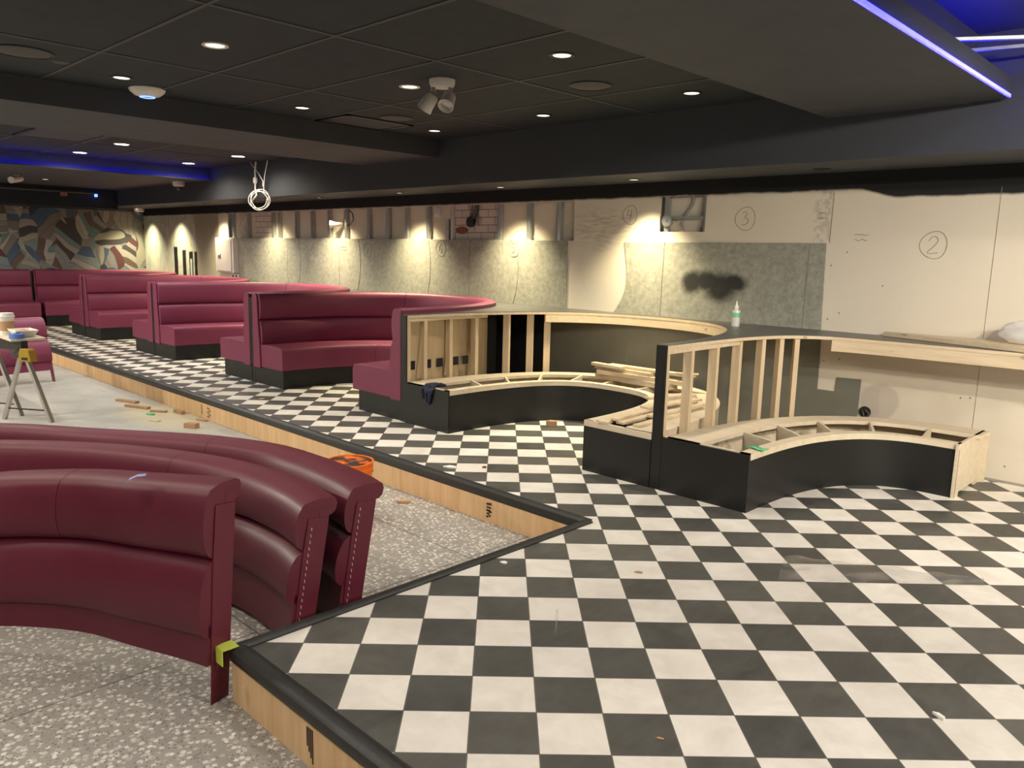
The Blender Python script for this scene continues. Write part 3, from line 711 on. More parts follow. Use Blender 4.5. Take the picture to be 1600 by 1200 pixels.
tag(obj('small_blue_lamp', MB().lathe([(0, -.04), (.03, -.03), (.03, .02), (0, .025)], (-14.65, 1.97, 2.665), 12), BLUES), 'tiny blue indicator lamp at the pipe end', 'light')
tag(obj('red_tag', MB().bx(-14.66, -14.60, 1.30, 1.42, 2.61, 2.68), plain('dull_red_label', (.30, .12, .10), .6)), 'small dull red box hanging on the thin pipe', 'alarm box')
# hanging cable coil
cc = thing('hanging_cable', 'white cable coiled in a loop hanging from the far ceiling', 'cable', (-8.5, 2.33, 2.40))
def cpath(pts): return [(x, y, z) for x, y, z in pts]
coil = [( -8.44 + .715 * (.145 + .026 * math.sin(1.27 * a)) * math.cos(a) + .006 * math.sin(a * .9), 2.27 + .70 * (.145 + .026 * math.sin(1.27 * a)) * math.cos(a), 2.42 + (.14 + .022 * math.sin(1.27 * a + .6)) * math.sin(a)) for a in [k * .2 for k in range(96)]]
obj('coil', MB().tube(coil, .0065, 6), CABLE, cc)
obj('drop_cable', MB().tube([(-8.62, 2.33, ZC), (-8.66, 2.33, 2.85), (-8.65, 2.33, 2.72), (-8.67, 2.33, 2.60), (-8.63, 2.33, 2.50), (-8.56, 2.22, 2.40)], .014, 7), CABLE, cc)
obj('drop_cable', MB().tube([(-8.26, 2.33, ZC), (-8.36, 2.33, 2.78), (-8.40, 2.33, 2.62), (-8.40, 2.33, 2.54)], .008, 6).tube([(-8.8, 2.33, ZC), (-8.55, 2.33, 2.82), (-8.42, 2.33, 2.70), (-8.42, 2.33, 2.62)], .007, 6), CABLE, cc)
obj('connector', MB().lathe([(0, -.05), (.03, -.045), (.036, 0), (.03, .045), (0, .05)], (-8.66, 2.33, 2.72), 12), WHITEP, cc)
cn = thing('conduit_run', 'thin metal conduit under the blue-lit ceiling at upper right', 'conduit', (1.7, 2.2, 3.1))
obj('rod', MB().bar((1.35, 2.0, 3.06), (2.6, 2.35, 3.06), .02, .02).bar((1.34, 1.75, 3.08), (1.75, 2.0, 3.08), .035, .02), STEEL, cn)
# wall devices
ep = thing('electrical_panel', 'grey electrical panel box on the bare wall beside the studs', 'electrical panel', (-11.45, WY, 1.2))
obj('cabinet', MB().bx(-11.83, -11.10, WY - .115, WY - .013, 1.20, 1.855), plain('grey_enamel', (.47, .44, .43), .5, var=.05), ep, bevel=.006)
dr = obj('door', MB().bx(-11.76, -11.17, WY - .127, WY - .115, 1.23, 1.82), plain('grey_enamel_door', (.43, .40, .40), .5, var=.05), ep, bevel=.005)
obj('latch', MB().bx(-11.70, -11.58, WY - .145, WY - .127, 1.53, 1.56).bx(-11.66, -11.64, WY - .143, WY - .127, 1.56, 1.60), WHITEP, dr)
ol = thing('power_outlet', 'white double power outlet under the electrical panel', 'outlet', (-11.25, WY, 1.1))
obj('cover_plate', MB().bx(-11.42, -11.12, WY - .015, WY, 1.075, 1.19), WHITEP, ol, bevel=.004)
for dx in (-.07, .07): obj('socket', MB().lathe([(0, 0), (.03, 0), (.03, .004)], n=14, M=Matrix.Translation((-11.27 + dx, WY - .014, 1.135)) @ Matrix.Rotation(PI / 2, 4, 'X')), BLACKP, ol)
sw = thing('wall_switch', 'white switch unit on the drywall patch between metal studs', 'switch', (-5.33, WY, 2.2))
obj('housing', MB().bx(-5.40, -5.30, WY - .03, WY, 2.165, 2.275), WHITEP, sw, bevel=.005)
obj('toggle', MB().bx(-5.37, -5.33, WY - .05, WY - .03, 2.20, 2.24), WHITEPT, sw)
lf = thing('bare_lampholder', 'white lampholder with loose wire between the metal studs', 'lampholder', (-7.75, WY, 2.07))
obj('socket', MB().tube([(-7.72, WY + .06, 2.09), (-7.80, WY - .03, 2.08), (-7.86, WY - .09, 2.08)], [.03, .035, .06], 14), WHITEPT, lf)
obj('wire', MB().tube([(-7.70, WY + .06, 2.08), (-7.52, WY + .03, 2.06), (-7.40, WY + .03, 2.14), (-7.42, WY + .03, 2.24), (-7.55, WY + .04, 2.32)], .008, 6), BLACKP, lf)
bw = thing('wire_bundle', 'tangle of pale cables in the leftmost wall cavity', 'cables', (-11.05, WY + .05, 1.9))
for k in range(6):
    x = -11.2 + .07 * k
    obj('cable', MB().tube([(x, WY + .07, 2.32), (x + random.uniform(-.06, .06), WY + .05, 2.2), (x + random.uniform(-.1, .1), WY + .04, 2.08), (x + random.uniform(-.06, .06), WY + .06, 1.95), (x, WY + .07, 1.82)], .010, 6), CABLE, bw)
db = thing('dark_wall_box', 'dark junction box with drips on the white bricks', 'junction box', (-4.73, WY + .08, 2.0))
obj('box', MB().lathe([(0, 0), (.065, 0), (.07, .05), (0, .05)], n=12, M=Matrix.Translation((-4.72, WY + .055, 2.09)) @ Matrix.Rotation(PI / 2, 4, 'X')), BLACKP, db)
obj('pipe', MB().tube([(-4.69, WY + .035, 2.12), (-4.64, WY + .035, 2.20), (-4.62, WY + .035, 2.30)], .022, 10), GREYP, db)

# ---------------------------------------------------------------- counter ledge behind the booths
DX = [FX + .02, -12.50, -9.35, -6.24, -3.135, -.13]      # divider centre lines
def bay(k): return DX[k], DX[k + 1]
def back_curve(k, N=48, off=.042):
    a, b = bay(k); return ucurve((a + b) / 2, (b - a) / 2 - off, 2.19, 2.4, .95, N)
LAST = spline([(-.088, .95), (-.083, 1.45), (-.056, 1.98), (.03, 2.37), (.14, 2.57), (.312, 2.715), (.52, 2.775), (.757, 2.795), (1.088, 2.805), (1.6, 2.81), (2.3, 2.81)], 48)
ZT = 1.075
def ledge_strip(mb, pts, z0, z1):
    rows = []
    for x, y in pts: rows.append([Vector((x, y, z0)), Vector((x, y, z1)), Vector((x, WY - .014, z1)), Vector((x, WY - .014, z0))])
    mb.loft(rows)
ld_ = thing('ledge_counter', 'long dark grey ledge with curved plywood edge behind the booths', 'counter', (-6, WY, ZT - .05))
top = MB(); eb = MB()
for k in range(5):
    pts = back_curve(k); ledge_strip(top, pts, ZT - .004, ZT + .001); ledge_strip(eb, pts, ZT - .030, ZT - .004)
ledge_strip(top, LAST, ZT - .004, ZT + .001); ledge_strip(eb, LAST, ZT - .030, ZT - .004)
for d in DX[1:]:
    top.bx(d - .042, d + .044, .95, WY - .02, ZT - .004, ZT + .001); eb.bx(d - .042, d + .044, .95, WY - .02, ZT - .030, ZT - .004)
obj('top', top, TOPGREY, ld_, sharp=20); obj('edge_band', eb, PINEX, ld_, sharp=20)
cb = back_curve(4, 60); obj('apron', sweep(cb, [(-.002, ZT - .03), (-.002, ZT - .115), (-.03, ZT - .115), (-.03, ZT - .03)], 17, 47), PINEX, ld_, sharp=20)
obj('apron', sweep(LAST, [(-.004, ZT - .03), (-.004, ZT - .125), (-.03, ZT - .125), (-.03, ZT - .03)], 24, 48), PINEX, ld_, sharp=20)

# ---------------------------------------------------------------- open divider frames (bare studs)
def studs_frame(d, label, pts_tops, black_h):
    t = thing('booth_stud_frame', label, 'stud frame', (d, .95, 0))
    obj('end_post', MB().bx(d - .045, d + .042, .935, .95, .0, ZT - .004), BLACKLAM, t, smooth=False)
    obj('top_plate', MB().bx(d - .038, d + .038, .952, 2.05, ZT - .068, ZT - .031), PINEX, t, smooth=False)
    obj('sole_plate', MB().bx(d - .038, d + .038, .952, 2.05, 0.0, .035), PINEX, t, smooth=False)
    for (x, y, ang) in pts_tops:
        M = Matrix.Translation((x, y, 0)) @ Matrix.Rotation(ang, 4, 'Z')
        obj('stud', MB().bx(-.036, .036, -.02, .02, .036, ZT - .069 if y < 2.0 else ZT - .031, M), PINE, t, smooth=False)
    return t
studs_frame(-.13, 'bare stud frame with black end post between the wooden bases', [(-.13, .975, 0), (-.13, 1.31, 0), (-.13, 1.68, 0), (-.12, 2.03, 0), (-.05, 2.30, -.35), (.02, 2.50, -.6), (.11, 2.62, -.9)], 0)
studs_frame(-3.135, 'bare stud frame with black end post beside the burgundy booth end', [(-3.135, .975, 0), (-3.135, 1.19, 0), (-3.135, 1.53, 0), (-3.12, 1.88, 0), (-3.0, 2.25, .3), (-2.90, 2.52, .55), (-2.80, 2.69, .8)], 0)
for d, l in ((-6.24, 'thin black divider panel seen edge-on between second and third booths'), (-9.35, 'thin black divider panel seen edge-on between third and fourth booths'), (-12.5, 'thin black divider panel seen edge-on beside the far bench')):
    tag(obj('booth_divider', MB().bx(d - .036, d + .036, .952, 2.0, 0.0, ZT - .032).bx(d - .04, d + .042, .936, .949, 0.22, ZT + .002), BLACKLAM, smooth=False), l, 'divider')

# ---------------------------------------------------------------- bare wooden seat boxes
ZX = .41
def seat_box(k, label, xc, hwb, part=None):
    full = part is None; N = 60
    i1 = N if full else part
    ob = ucurve(xc, hwb, 2.15, 2.4, .945, N); ri = ucurve(xc, hwb - .265, 1.91, 2.9, .945, N)
    fr = ucurve(xc, .815, 1.47, 2.8, .945, N); fi = ucurve(xc, .895, 1.54, 2.8, .945, N)
    t = thing('seat_base', label, 'booth base', (xc, 1.6, 0))
    obj('front_panel', sweep(fr, [(0, .0), (0, ZX - .045), (-.012, ZX - .045), (-.012, 0)], 0, i1), BLACKLAM, t, sharp=25)
    obj('front_rail', ring(fi, fr, [(0, ZX - .045), (1.02, ZX - .045), (1.02, ZX), (0, ZX)], 0, i1), BIRCH, t, sharp=25)
    obj('back_rail', ring(ob, ri, [(0, ZX - .03), (1, ZX - .03), (1, ZX), (0, ZX)], 0, i1), BIRCH, t, sharp=25)
    obj('back_panel', sweep(ob, [(.004, .0), (.004, ZX - .03), (.022, ZX - .03), (.022, 0)], 0, i1), BIRCH, t, sharp=25)
    for i in (7, 12, 17, 22, 27, 33, 38, 43, 48, 53):
        if i < i1 - 1:
            a, b = ri[i], fi[i]; A = Vector((a[0], a[1], 0)); B = Vector((b[0], b[1], 0)); d = B - A
            nrm = Vector((-d.y, d.x, 0)).normalized() * .01
            obj('rib', MB().loft([[p + nrm, p - nrm, p - nrm + Vector((0, 0, ZX - .003)), p + nrm + Vector((0, 0, ZX - .003))] for p in (A, B)]), BIRCH, t, smooth=False)
    return t, ob, fr
xb1 = (-3.135 - .13) / 2
b1, ob1, fr1 = seat_box(4, 'unupholstered horseshoe seat base between the two stud frames', xb1, 1.455)
b0, ob0, fr0 = seat_box(5, 'unupholstered curved seat base nearest, ending in a plywood side', 1.425, 1.47, 31)
def endpanel(t, x0, x1, lip=False):
    obj('end_panel', MB().bx(x0, x1, .93, .945, 0, ZX - (.045 if lip else .008)), BLACKLAM, t, smooth=False)
    obj('end_rail', MB().bx(x0, x1, .93 if lip else .945, .965, ZX - (.045 if lip else .02), ZX), BIRCH, t, smooth=False)
endpanel(b1, -3.09, -2.45); endpanel(b1, -.815, -.178, True); endpanel(b0, -.083, .61)
# plywood side that closes the nearest base
a, b = ob0[31], fr0[31]
obj('side_panel', MB().bx(fr0[31][0] - .02, fr0[31][0] + .0, fr0[31][1] - .02, ob0[31][1], .03, ZX).bx(fr0[31][0] - .02, fr0[31][0], fr0[31][1] - .015, fr0[31][1] + .10, 0, .03).bx(fr0[31][0] - .02, fr0[31][0], ob0[31][1] - .15, ob0[31][1] - .02, 0, .03), BIRCH, b0, smooth=False)

# ---------------------------------------------------------------- upholstered booths
def roll(z0, z1, o0, o1, bulge):
    """closed roll profile: back plane at o=0, padded front"""
    H = z1 - z0; pts = [(0, z0), ]
    K = 12
    for i in range(K + 1):
        t = i / K; a = PI * t
        zz = z0 + H * (.5 - .5 * math.cos(a)); base = o0 + (o1 - o0) * (1 - t)
        pts.append((base - .055 + (.055 + bulge) * math.sin(a) ** .55, zz))
    pts.append((0, z1))
    return pts
UP = [(0, .80)] + roll(.80, 1.132, .145, .15, .03)[1:-1] + [(.05, 1.133), (0, 1.115)]
LO = [(0, .47)] + roll(.47, .80, .16, .185, .03)[1:-1] + [(0, .80)]
CAP = [(0, .20), (0, 1.112), (.03, 1.126), (.085, 1.126), (.12, 1.10), (.128, 1.06), (.135, .80), (.165, .49), (.175, .20)]
def cushion_prof(z0=.215, z1=.495):
    return [(0, z0), (1, z0), (1.0, z1 - .07), (.992, z1 - .035), (.965, z1 - .010), (.90, z1), (.5, z1 + .008), (0, z1)]
def end_cap(pts, i, prof, th, vin):
    nr = normals(pts)[i]; px, py = pts[i]
    tx, ty = -nr[1], nr[0]
    if i: pass
    return MB().loft([[Vector((px + nr[0] * o + tx * s_, py + nr[1] * o + ty * s_, z)) for o, z in prof] for s_ in ((0, -th) if i == 0 else (0, th))])
def booth(k, label, seat_l=.73, seat_r=.90, shell=False):
    a, b = bay(k); xc = (a + b) / 2; N = 60
    t = thing('banquette_booth', label, 'booth', (xc, 1.6, 0), 'burgundy horseshoe booths')
    bk = back_curve(k, N); cuts = [0, 21, 39, N]
    outer = ucurve(xc, (b - a) / 2 - .15, 2.06, 2.4, .945, N)
    L, Rr = a + seat_l, b - seat_r
    fr = ucurve((L + Rr) / 2, (Rr - L) / 2, 1.36, 2.6, .945, N)
    L2, R2 = a + .735, b - .79
    pl = ucurve((L2 + R2) / 2, (R2 - L2) / 2, 1.42, 2.6, .95, N); plo = ucurve(xc, (b - a) / 2 - .045, 2.1, 2.4, .95, N)
    obj('plinth', ring(plo, pl, [(0, 0), (1, 0), (1, .215), (0, .215)]), BLACKLAM, t, sharp=25)
    for i0, i1 in zip(cuts, cuts[1:]):
        obj('seat_cushion', ring(outer, fr, cushion_prof(), i0, i1), VINYL, t, sharp=50, bevel=.006)
        obj('upper_roll', sweep(bk, UP, i0, i1, .0025), VINYL, t, sharp=50)
        obj('lower_roll', sweep(bk, LO, i0, i1, .0025), VINYL, t, sharp=50)
    obj('end_panel', end_cap(bk, 0, CAP, .022, 1), VINYL, t, bevel=.01, sharp=50)
    obj('end_panel', end_cap(bk, N, CAP, .022, 1), VINYL, t, bevel=.01, sharp=50)
    if shell:
        obj('back_shell', sweep(bk, [(-.004, .22), (-.004, 1.0), (-.012, 1.0), (-.012, .22)], 0, 46), BLACKCLOTH, t, sharp=25)
        sh = obj('back_shell', sweep(bk, [(-.004, .22), (-.004, 1.04), (-.014, 1.04), (-.014, .22)], 46, N), TAN, t, sharp=25)
        for y in (1.06, 1.27, 1.43, 1.65, 1.79):
            obj('staple_hole', MB().bx(b - .0275, b - .0255, y - .042, y + .042, .515, .605), BLACKCLOTH, sh, smooth=False)
        for y in (1.13, 1.50, 1.87):
            obj('brace', MB().loft([[Vector((b - .024, y + dy, z)), Vector((b - .012, y + dy, z)), Vector((b - .012, y + dy + w_, z)), Vector((b - .024, y + dy + w_, z))] for z, dy, w_ in ((.42, -.02, .12), (1.0, .05, .05))]), TAN, sh, smooth=False)
    return t
booth(3, 'nearest burgundy booth, its back ending at the bare stud frame', shell=True)
booth(2, 'second burgundy booth from the bare stud frames')
booth(1, 'third burgundy booth from the bare stud frames')
booth(0, 'farthest burgundy booth in the corner below the mural')
# straight bench continuing along the mural wall
sb = thing('wall_bench', 'burgundy straight bench along the mural wall at far left', 'bench', (FX + .4, -1.5, 0))
line = [(FX + .06, -6.0), (FX + .06, -2.6), (FX + .06, .86)]
obj('plinth', MB().bx(FX + .06, FX + .78, -6, .86, 0, .215), BLACKLAM, sb)
for i in (0, 1):
    obj('upper_roll', sweep(line, UP, i, i + 1, .01), VINYL, sb, sharp=50); obj('lower_roll', sweep(line, LO, i, i + 1, .01), VINYL, sb, sharp=50)
    obj('seat_cushion', ring([(p[0] + .12, p[1]) for p in line], [(p[0] + .74, p[1]) for p in line], cushion_prof(), i, i + 1), VINYL, sb, sharp=50, bevel=.006)

# ---------------------------------------------------------------- loose back rests standing in the pit
def backrest(label, pts, h, lean, end_first=False, name='loose_booth_section', mat=VINYL_SHADED, stitch=True, taper=0.0, sk0=.18):
    q = h / .965
    def T(prof, f=1.0):
        g = 1 - taper * max(0.0, min(1.0, (1 - f) / .7))
        return [((o - .07) - lean * (z * g - h * .5), ZL + z * g) for o, z in prof]
    def TF(prof): return lambda f: T(prof, f)
    up = [(0, .64 * q)] + roll(.64 * q, h, .10, .095, .045)[1:-3] + [(.06, h - .003), (-.02, h), (-.045, h - .010), (-.056, h - .035), (-.052, h - .07), (-.035, h - .088), (0, h - .09)]
    lo = [(0, .30 * q)] + roll(.30 * q, .64 * q, .10, .12, .04)[1:-1] + [(0, .64 * q)]
    sk = [(0, .18 * q), (.10, .18 * q), (.10, .31 * q), (0, .31 * q)]
    shell = [(-.02, .30 * q), (.03, .30 * q), (.03, h - .05), (-.02, h - .05)]
    cp = [(-.02, 0), (.075, 0), (.085, .30 * q), (.09, .62 * q), (.085, h - .09), (-.02, h - .10)]
    c = pts[len(pts) // 2]
    t = thing(name, label, 'booth section', (c[0], c[1], ZL), 'loose curved burgundy backrests')
    N = len(pts) - 1; m = int(N * .62)
    for i0, i1 in ((0, m), (m, N)):
        obj('upper_roll', sweep(pts, TF(up), i0, i1, .0015), mat, t, sharp=50)
    obj('lower_roll', sweep(pts, TF(lo)), mat, t, sharp=50)
    obj('skirt', sweep(pts, TF([(0, sk0 * q), (.10, sk0 * q), (.10, .36 * q), (0, .36 * q)])), mat, t, sharp=50)
    obj('back_board', sweep(pts, TF(shell)), mat, t, sharp=50)
    for i in (0, N):
        obj('end_panel', end_cap(pts, i, T(cp, 1.0 if i else 0.0), .007, 1), mat, t, bevel=.003, sharp=50)
    nr = normals(pts)[N]; px, py = pts[N]; tx, ty = -nr[1], nr[0]
    if stitch:
        st = MB()
        for k in range(int(h * .80 / .032)):
            z0 = .05 + k * .032
            o = .062 - .07 - lean * (z0 - h * .5)
            st.bar((px + nr[0] * o + tx * .008, py + nr[1] * o + ty * .008, ZL + z0), (px + nr[0] * o + tx * .008, py + nr[1] * o + ty * .008, ZL + z0 + .016), .004, .003)
        obj('stitching', st, THREAD, t, smooth=False)
    return t
B1 = spline([(-1.42, -4.0), (-1.36, -3.6), (-1.27, -3.27), (-1.13, -3.02), (-.94, -2.85), (-.73, -2.72), (-.46, -2.62), (-.19, -2.515), (-.05, -2.47)], 36)
backrest('nearest loose burgundy backrest standing in the pit, touching the platform corner', B1, .962, .09, stitch=False, taper=.14)
B2 = spline([(-2.75, -3.3), (-2.28, -2.715), (-1.935, -2.405), (-1.60, -2.19), (-1.23, -2.025), (-.95, -1.95), (-.70, -1.92), (-.42, -1.925), (-.20, -1.96)], 30)
backrest('middle loose burgundy backrest, behind the one touching the platform corner', B2, .745, .16, sk0=.03)
B3 = spline([(-3.2, -3.1), (-2.70, -2.61), (-2.26, -2.29), (-1.66, -1.85), (-1.22, -1.655), (-.90, -1.62), (-.60, -1.62), (-.36, -1.64), (-.22, -1.67)], 30)
backrest('rear loose burgundy backrest beside the orange bucket', B3, .76, .16, sk0=.03)
B4 = spline([(-8.55, -2.1), (-8.85, -1.7), (-9.08, -1.3), (-9.22, -.95), (-9.28, -.55)], 24)
backrest('pinkish burgundy backrest standing alone behind the sawhorse', B4, .89, .30, mat=VINYL, stitch=False)

# ---------------------------------------------------------------- bucket
bk_ = (-1.63, -.73, ZL); bt = thing('bucket', 'orange plastic bucket smeared black inside, behind the loose backrests', 'bucket', bk_)
def mat_bin():
    t = NT('smeared_bucket_inside'); p = t.objc()
    m = t.ramp(t.noise(t.mapv(p, (1, 1, .35)), 9, 4, .6), [(.36, 0.), (.50, 1.)])
    return t.set(col=t.mix(m, (.80, .15, .01), (.03, .02, .015)), rough=.5)
obj('shell', MB().lathe([(.0, .0), (.148, .0), (.152, .02), (.166, .36), (.172, .362), (.172, .372), (.166, .374), (.167, .385), (.173, .387), (.173, .397), (.168, .40), (.170, .425), (.178, .428), (.178, .436), (.165, .436), (.160, .30)], bk_, 44), ORANGE, bt, sharp=50)
obj('inside', MB().lathe([(.166, .43), (.158, .28), (.145, .015), (0, .014)], bk_, 40), mat_bin(), bt)
obj('handle', MB().tube([(bk_[0] + .175 * math.cos(a), bk_[1] + .175 * math.sin(a) * .98, ZL + .37 - .10 * math.sin(a - .6) ** 2) for a in [.6 + PI * k / 16 for k in range(17)]], .004, 6), STEEL, bt)

# ---------------------------------------------------------------- sawhorse with plank, food and tape
shs = thing('sawhorse', 'folding metal sawhorse with yellow and black clamp', 'sawhorse', (-6.75, -1.5, ZL))
apx = [Vector((-6.66, -1.50, .56)), Vector((-7.24, -1.64, .56))]
feet = [[Vector((-6.37, -1.35, ZL)), Vector((-6.86, -1.68, ZL))], [Vector((-6.93, -1.50, ZL)), Vector((-7.45, -1.82, ZL))]]
for A, ff in zip(apx, feet):
    for f in ff: obj('leg', MB().bar(A, f, .045, .035), ALU, shs, smooth=False)
    m0 = [A + (f - A) * .84 for f in ff]
    obj('spreader', MB().bar(m0[0], m0[1], .02, .012), BLACKP, shs, smooth=False)
obj('top_beam', MB().bar(apx[0] + Vector((.03, .01, .03)), apx[1], .07, .09), BLACKP, shs, smooth=False)
def clamp(A):
    d = (feet[0][0] - feet[0][1]).normalized(); n = d.cross(Vector((0, 0, 1)))
    M = Matrix((d, n, Vector((0, 0, 1)))).transposed().to_4x4(); M.translation = A
    c = obj('clamp', MB().prism([(-.02, -.14), (.13, -.14), (.11, -.02), (.07, .0), (.0, .0), (-.02, -.05)], -.05, .05, M @ Matrix.Rotation(PI / 2, 4, 'X')), YELLOW, shs, bevel=.006)
    obj('clamp_slot', MB().bx(.02, .09, .045, .054, -.12, -.095, M).bx(.02, .09, -.054, -.045, -.12, -.095, M), BLACKP, c)
    obj('clamp_jaw', MB().bx(-.12, -.03, -.05, .05, -.03, -.01, M).bx(-.12, -.03, -.05, .05, -.065, -.048, M).bx(-.12, -.03, -.05, .05, -.10, -.083, M).bx(-.05, -.02, -.05, .05, -.10, .0, M), GRID, shs)
clamp(apx[0])
tag(obj('work_plank', MB().bx(-8.6, -6.65, -1.61, -1.27, .635, .66), BIRCH, bevel=.003), 'pale plywood plank lying on the sawhorse', 'plank')
cu = (-7.18, -1.52, .66); ct = thing('paper_cup', 'paper coffee cup with white lid on the plank', 'cup', cu)
obj('cup_body', MB().lathe([(0, 0), (.062, 0), (.085, .20), (0, .20)], cu, 28), PAPER, ct); obj('sleeve', MB().lathe([(.068, .05), (.082, .155), (.085, .155), (.071, .05)], cu, 28, caps=False), KRAFT, ct)
obj('lid', MB().lathe([(.09, .195), (.092, .21), (.084, .222), (.08, .245), (0, .245)], cu, 28), WHITEP, ct)
ty_ = thing('food_tray', 'white paper food tray with a toasted sandwich', 'food tray', (-6.93, -1.42, .66))
def fr_tray(z, a, b): return [Vector((-6.93 + sx * a, -1.42 + sy * b, .66 + z)) for sx, sy in ((-1, -1), (1, -1), (1, 1), (-1, 1))]
obj('tray_shell', MB().loft([fr_tray(.0, .10, .07), fr_tray(.075, .165, .115), fr_tray(.078, .16, .11), fr_tray(.006, .095, .065)]), PAPER, ty_, smooth=False)
tag(obj('sandwich', MB().lathe([(0, .0), (.07, .005), (.085, .03), (.065, .055), (.0, .07)], (-6.93, -1.42, .672), 18, M=None), FOOD), 'toasted brown sandwich in the white paper tray', 'food')
tag(obj('tape_roll', MB().lathe([(.045, 0), (.075, 0), (.075, .05), (.045, .05), (.045, 0)], (-6.735, -1.53, .661), 28, caps=False), BLUETAPE), 'roll of blue masking tape at the plank end', 'tape roll')

# ---------------------------------------------------------------- things on the bases and ledge
gb = (-.60, 2.86, ZT + .001); gt = thing('glue_bottle', 'milky squeeze bottle with green label standing on the ledge', 'bottle', gb)
obj('bottle_body', MB().lathe([(0, 0), (.036, 0), (.038, .01), (.038, .135), (.034, .15), (.018, .158), (.018, .17), (0, .17)], gb, 26), MILK, gt)
obj('nozzle', MB().lathe([(.02, .168), (.02, .185), (.012, .19), (.004, .235), (0, .235)], gb, 16), WHITEP, gt)
obj('bottle_label', MB().lathe([(.0386, .085), (.0386, .128)], gb, 26, caps=False), GLABEL, gt)
tag(obj('loose_board', MB().prism([(.62, 3.17), (1.73, 2.80), (2.5, 2.54), (2.6, 2.9), (2.0, 3.2), (.75, 3.215)], ZT + .002, ZT + .040), PINEX, bevel=.002), 'loose pointed plywood board lying on the ledge at right', 'board')
def crumple(c, rx, ry, rz, seed, name, label, cat, mat, n=14):
    random.seed(seed); m = MB(); rows = []
    for i in range(n + 1):
        th = PI * i / n; row = []
        for k in range(20):
            a = 2 * PI * k / 20; q = 1 + random.uniform(-.13, .13)
            row.append(Vector((c[0] + rx * q * math.sin(th) * math.cos(a), c[1] + ry * q * math.sin(th) * math.sin(a), max(c[2] + .001, c[2] + rz * .5 + rz * .6 * q * math.cos(th)))))
        rows.append(row)
    o = obj(name, m.loft(rows), mat, sharp=180); o.modifiers.new('smooth', 'SUBSURF').render_levels = 2
    return tag(o, label, cat)
crumple((1.70, 3.06, ZT + .042), .20, .11, .16, 5, 'plastic_bag', 'crumpled translucent plastic bag on the loose board at right', 'bag', BAGM)
# navy glove hanging over the base end
gl = thing('glove', 'navy knitted work glove draped over the black base end', 'glove', (-2.72, .95, .42))
m = MB()
def drape(x, w_, drop, tip):
    rows = []
    path = [(1.06, ZX + .012), (1.0, ZX + .016), (.945, ZX + .012), (.918, ZX - .02), (.912, ZX - drop * .5), (.915, ZX - drop)]
    for i, (y, z) in enumerate(path):
        k = w_ * (1 - (1 - tip) * (i / 5) ** 2); th = .016 * (1 - .3 * i / 5)
        xx = x + .02 * math.sin(i + x * 40)
        rows.append([Vector((xx + k * math.cos(a), y + th * math.sin(a) * (.3 if i < 3 else 1), z + th * math.sin(a) * (1 if i < 3 else .2))) for a in [2 * PI * j / 10 for j in range(10)]])
    return rows
m.loft(drape(-2.74, .065, .055, .95)); obj('palm', m, NAVY, gl)
for x, w_, d in ((-2.80, .018, .12), (-2.765, .019, .15), (-2.73, .019, .165), (-2.69, .018, .14)): obj('finger', MB().loft(drape(x, w_, d, .55)), NAVY, gl)
obj('thumb', MB().tube([(-2.69, .97, ZX + .02), (-2.64, 1.0, ZX + .03), (-2.60, 1.03, ZX + .022)], [.018, .02, .012], 8), NAVY, gl)
tag(obj('tape_scrap', MB().loft([[Vector((.50 + .05 * i, 1.10 + .012 * math.sin(2 * i) + dy, ZX + .004 + .012 * abs(math.sin(i * 1.3)))) for dy in (-.03, .03)] for i in range(4)], False, False), GREENS, solid=.004), 'green tape scrap on the nearest base front rail', 'tape')
# offcuts
def plank(c, L, wd, th, yaw, pitch, label, mat=PINEX, grp='loose wood offcuts', name='wood_offcut', roll_=0.0):
    M = Matrix.Translation(c) @ Matrix.Rotation(yaw, 4, 'Z') @ Matrix.Rotation(pitch, 4, 'Y') @ Matrix.Rotation(roll_, 4, 'X')
    return tag(obj(name, MB().bx(-L / 2, L / 2, -wd / 2, wd / 2, 0, th, M), mat, bevel=.002, at=c), label, 'wood offcut', grp)
ZR = ZX + .001
plank((-1.62, 2.74, ZR), .95, .16, .055, -.06, 0, 'lowest long board of the stack on the rear rail')
plank((-1.52, 2.72, ZR + .056), 1.05, .13, .045, .03, 0, 'second board up in the stack on the rear rail')
plank((-1.75, 2.74, ZR + .102), .72, .12, .035, -.04, 0, 'third board up in the stack on the rear rail')
plank((-1.45, 2.76, ZR + .138), 1.0, .09, .028, .02, 0, 'top long board of the stack on the rear rail')
plank((-1.92, 2.672, ZR + .138), .42, .07, .03, -.10, 0, 'short block on top of the rear board stack')
plank((-1.02, 2.755, ZR + .167), .22, .05, .012, .5, 0, 'thin chip at the right end of the rear board stack')
for i, (x, y, L, wd, yaw, dz, l) in enumerate(((-.70, 1.42, 1.0, .09, 1.72, .0, 'leftmost long lath leaning along the front rail'), (-.62, 1.52, 1.05, .06, 1.66, .022, 'narrow lath lying across the leftmost long lath'),
        (-.54, 1.46, .9, .07, 1.60, .0, 'middle lath beside the black end post'), (-.60, 1.85, .7, .10, 1.45, .044, 'wide short board on top of the lath pile'),
        (-.46, 1.72, .8, .055, 1.56, .022, 'thin lath right of the wide short board'), (-.72, 2.02, .5, .08, 1.2, .066, 'crosswise block at the far end of the lath pile'),
        (-.40, 1.40, .75, .06, 1.62, .0, 'rightmost lath nearest the black end post'))):
    plank((x, y, ZR + dz), L, wd, .02, yaw, 0, l, grp='laths piled beside the end post')
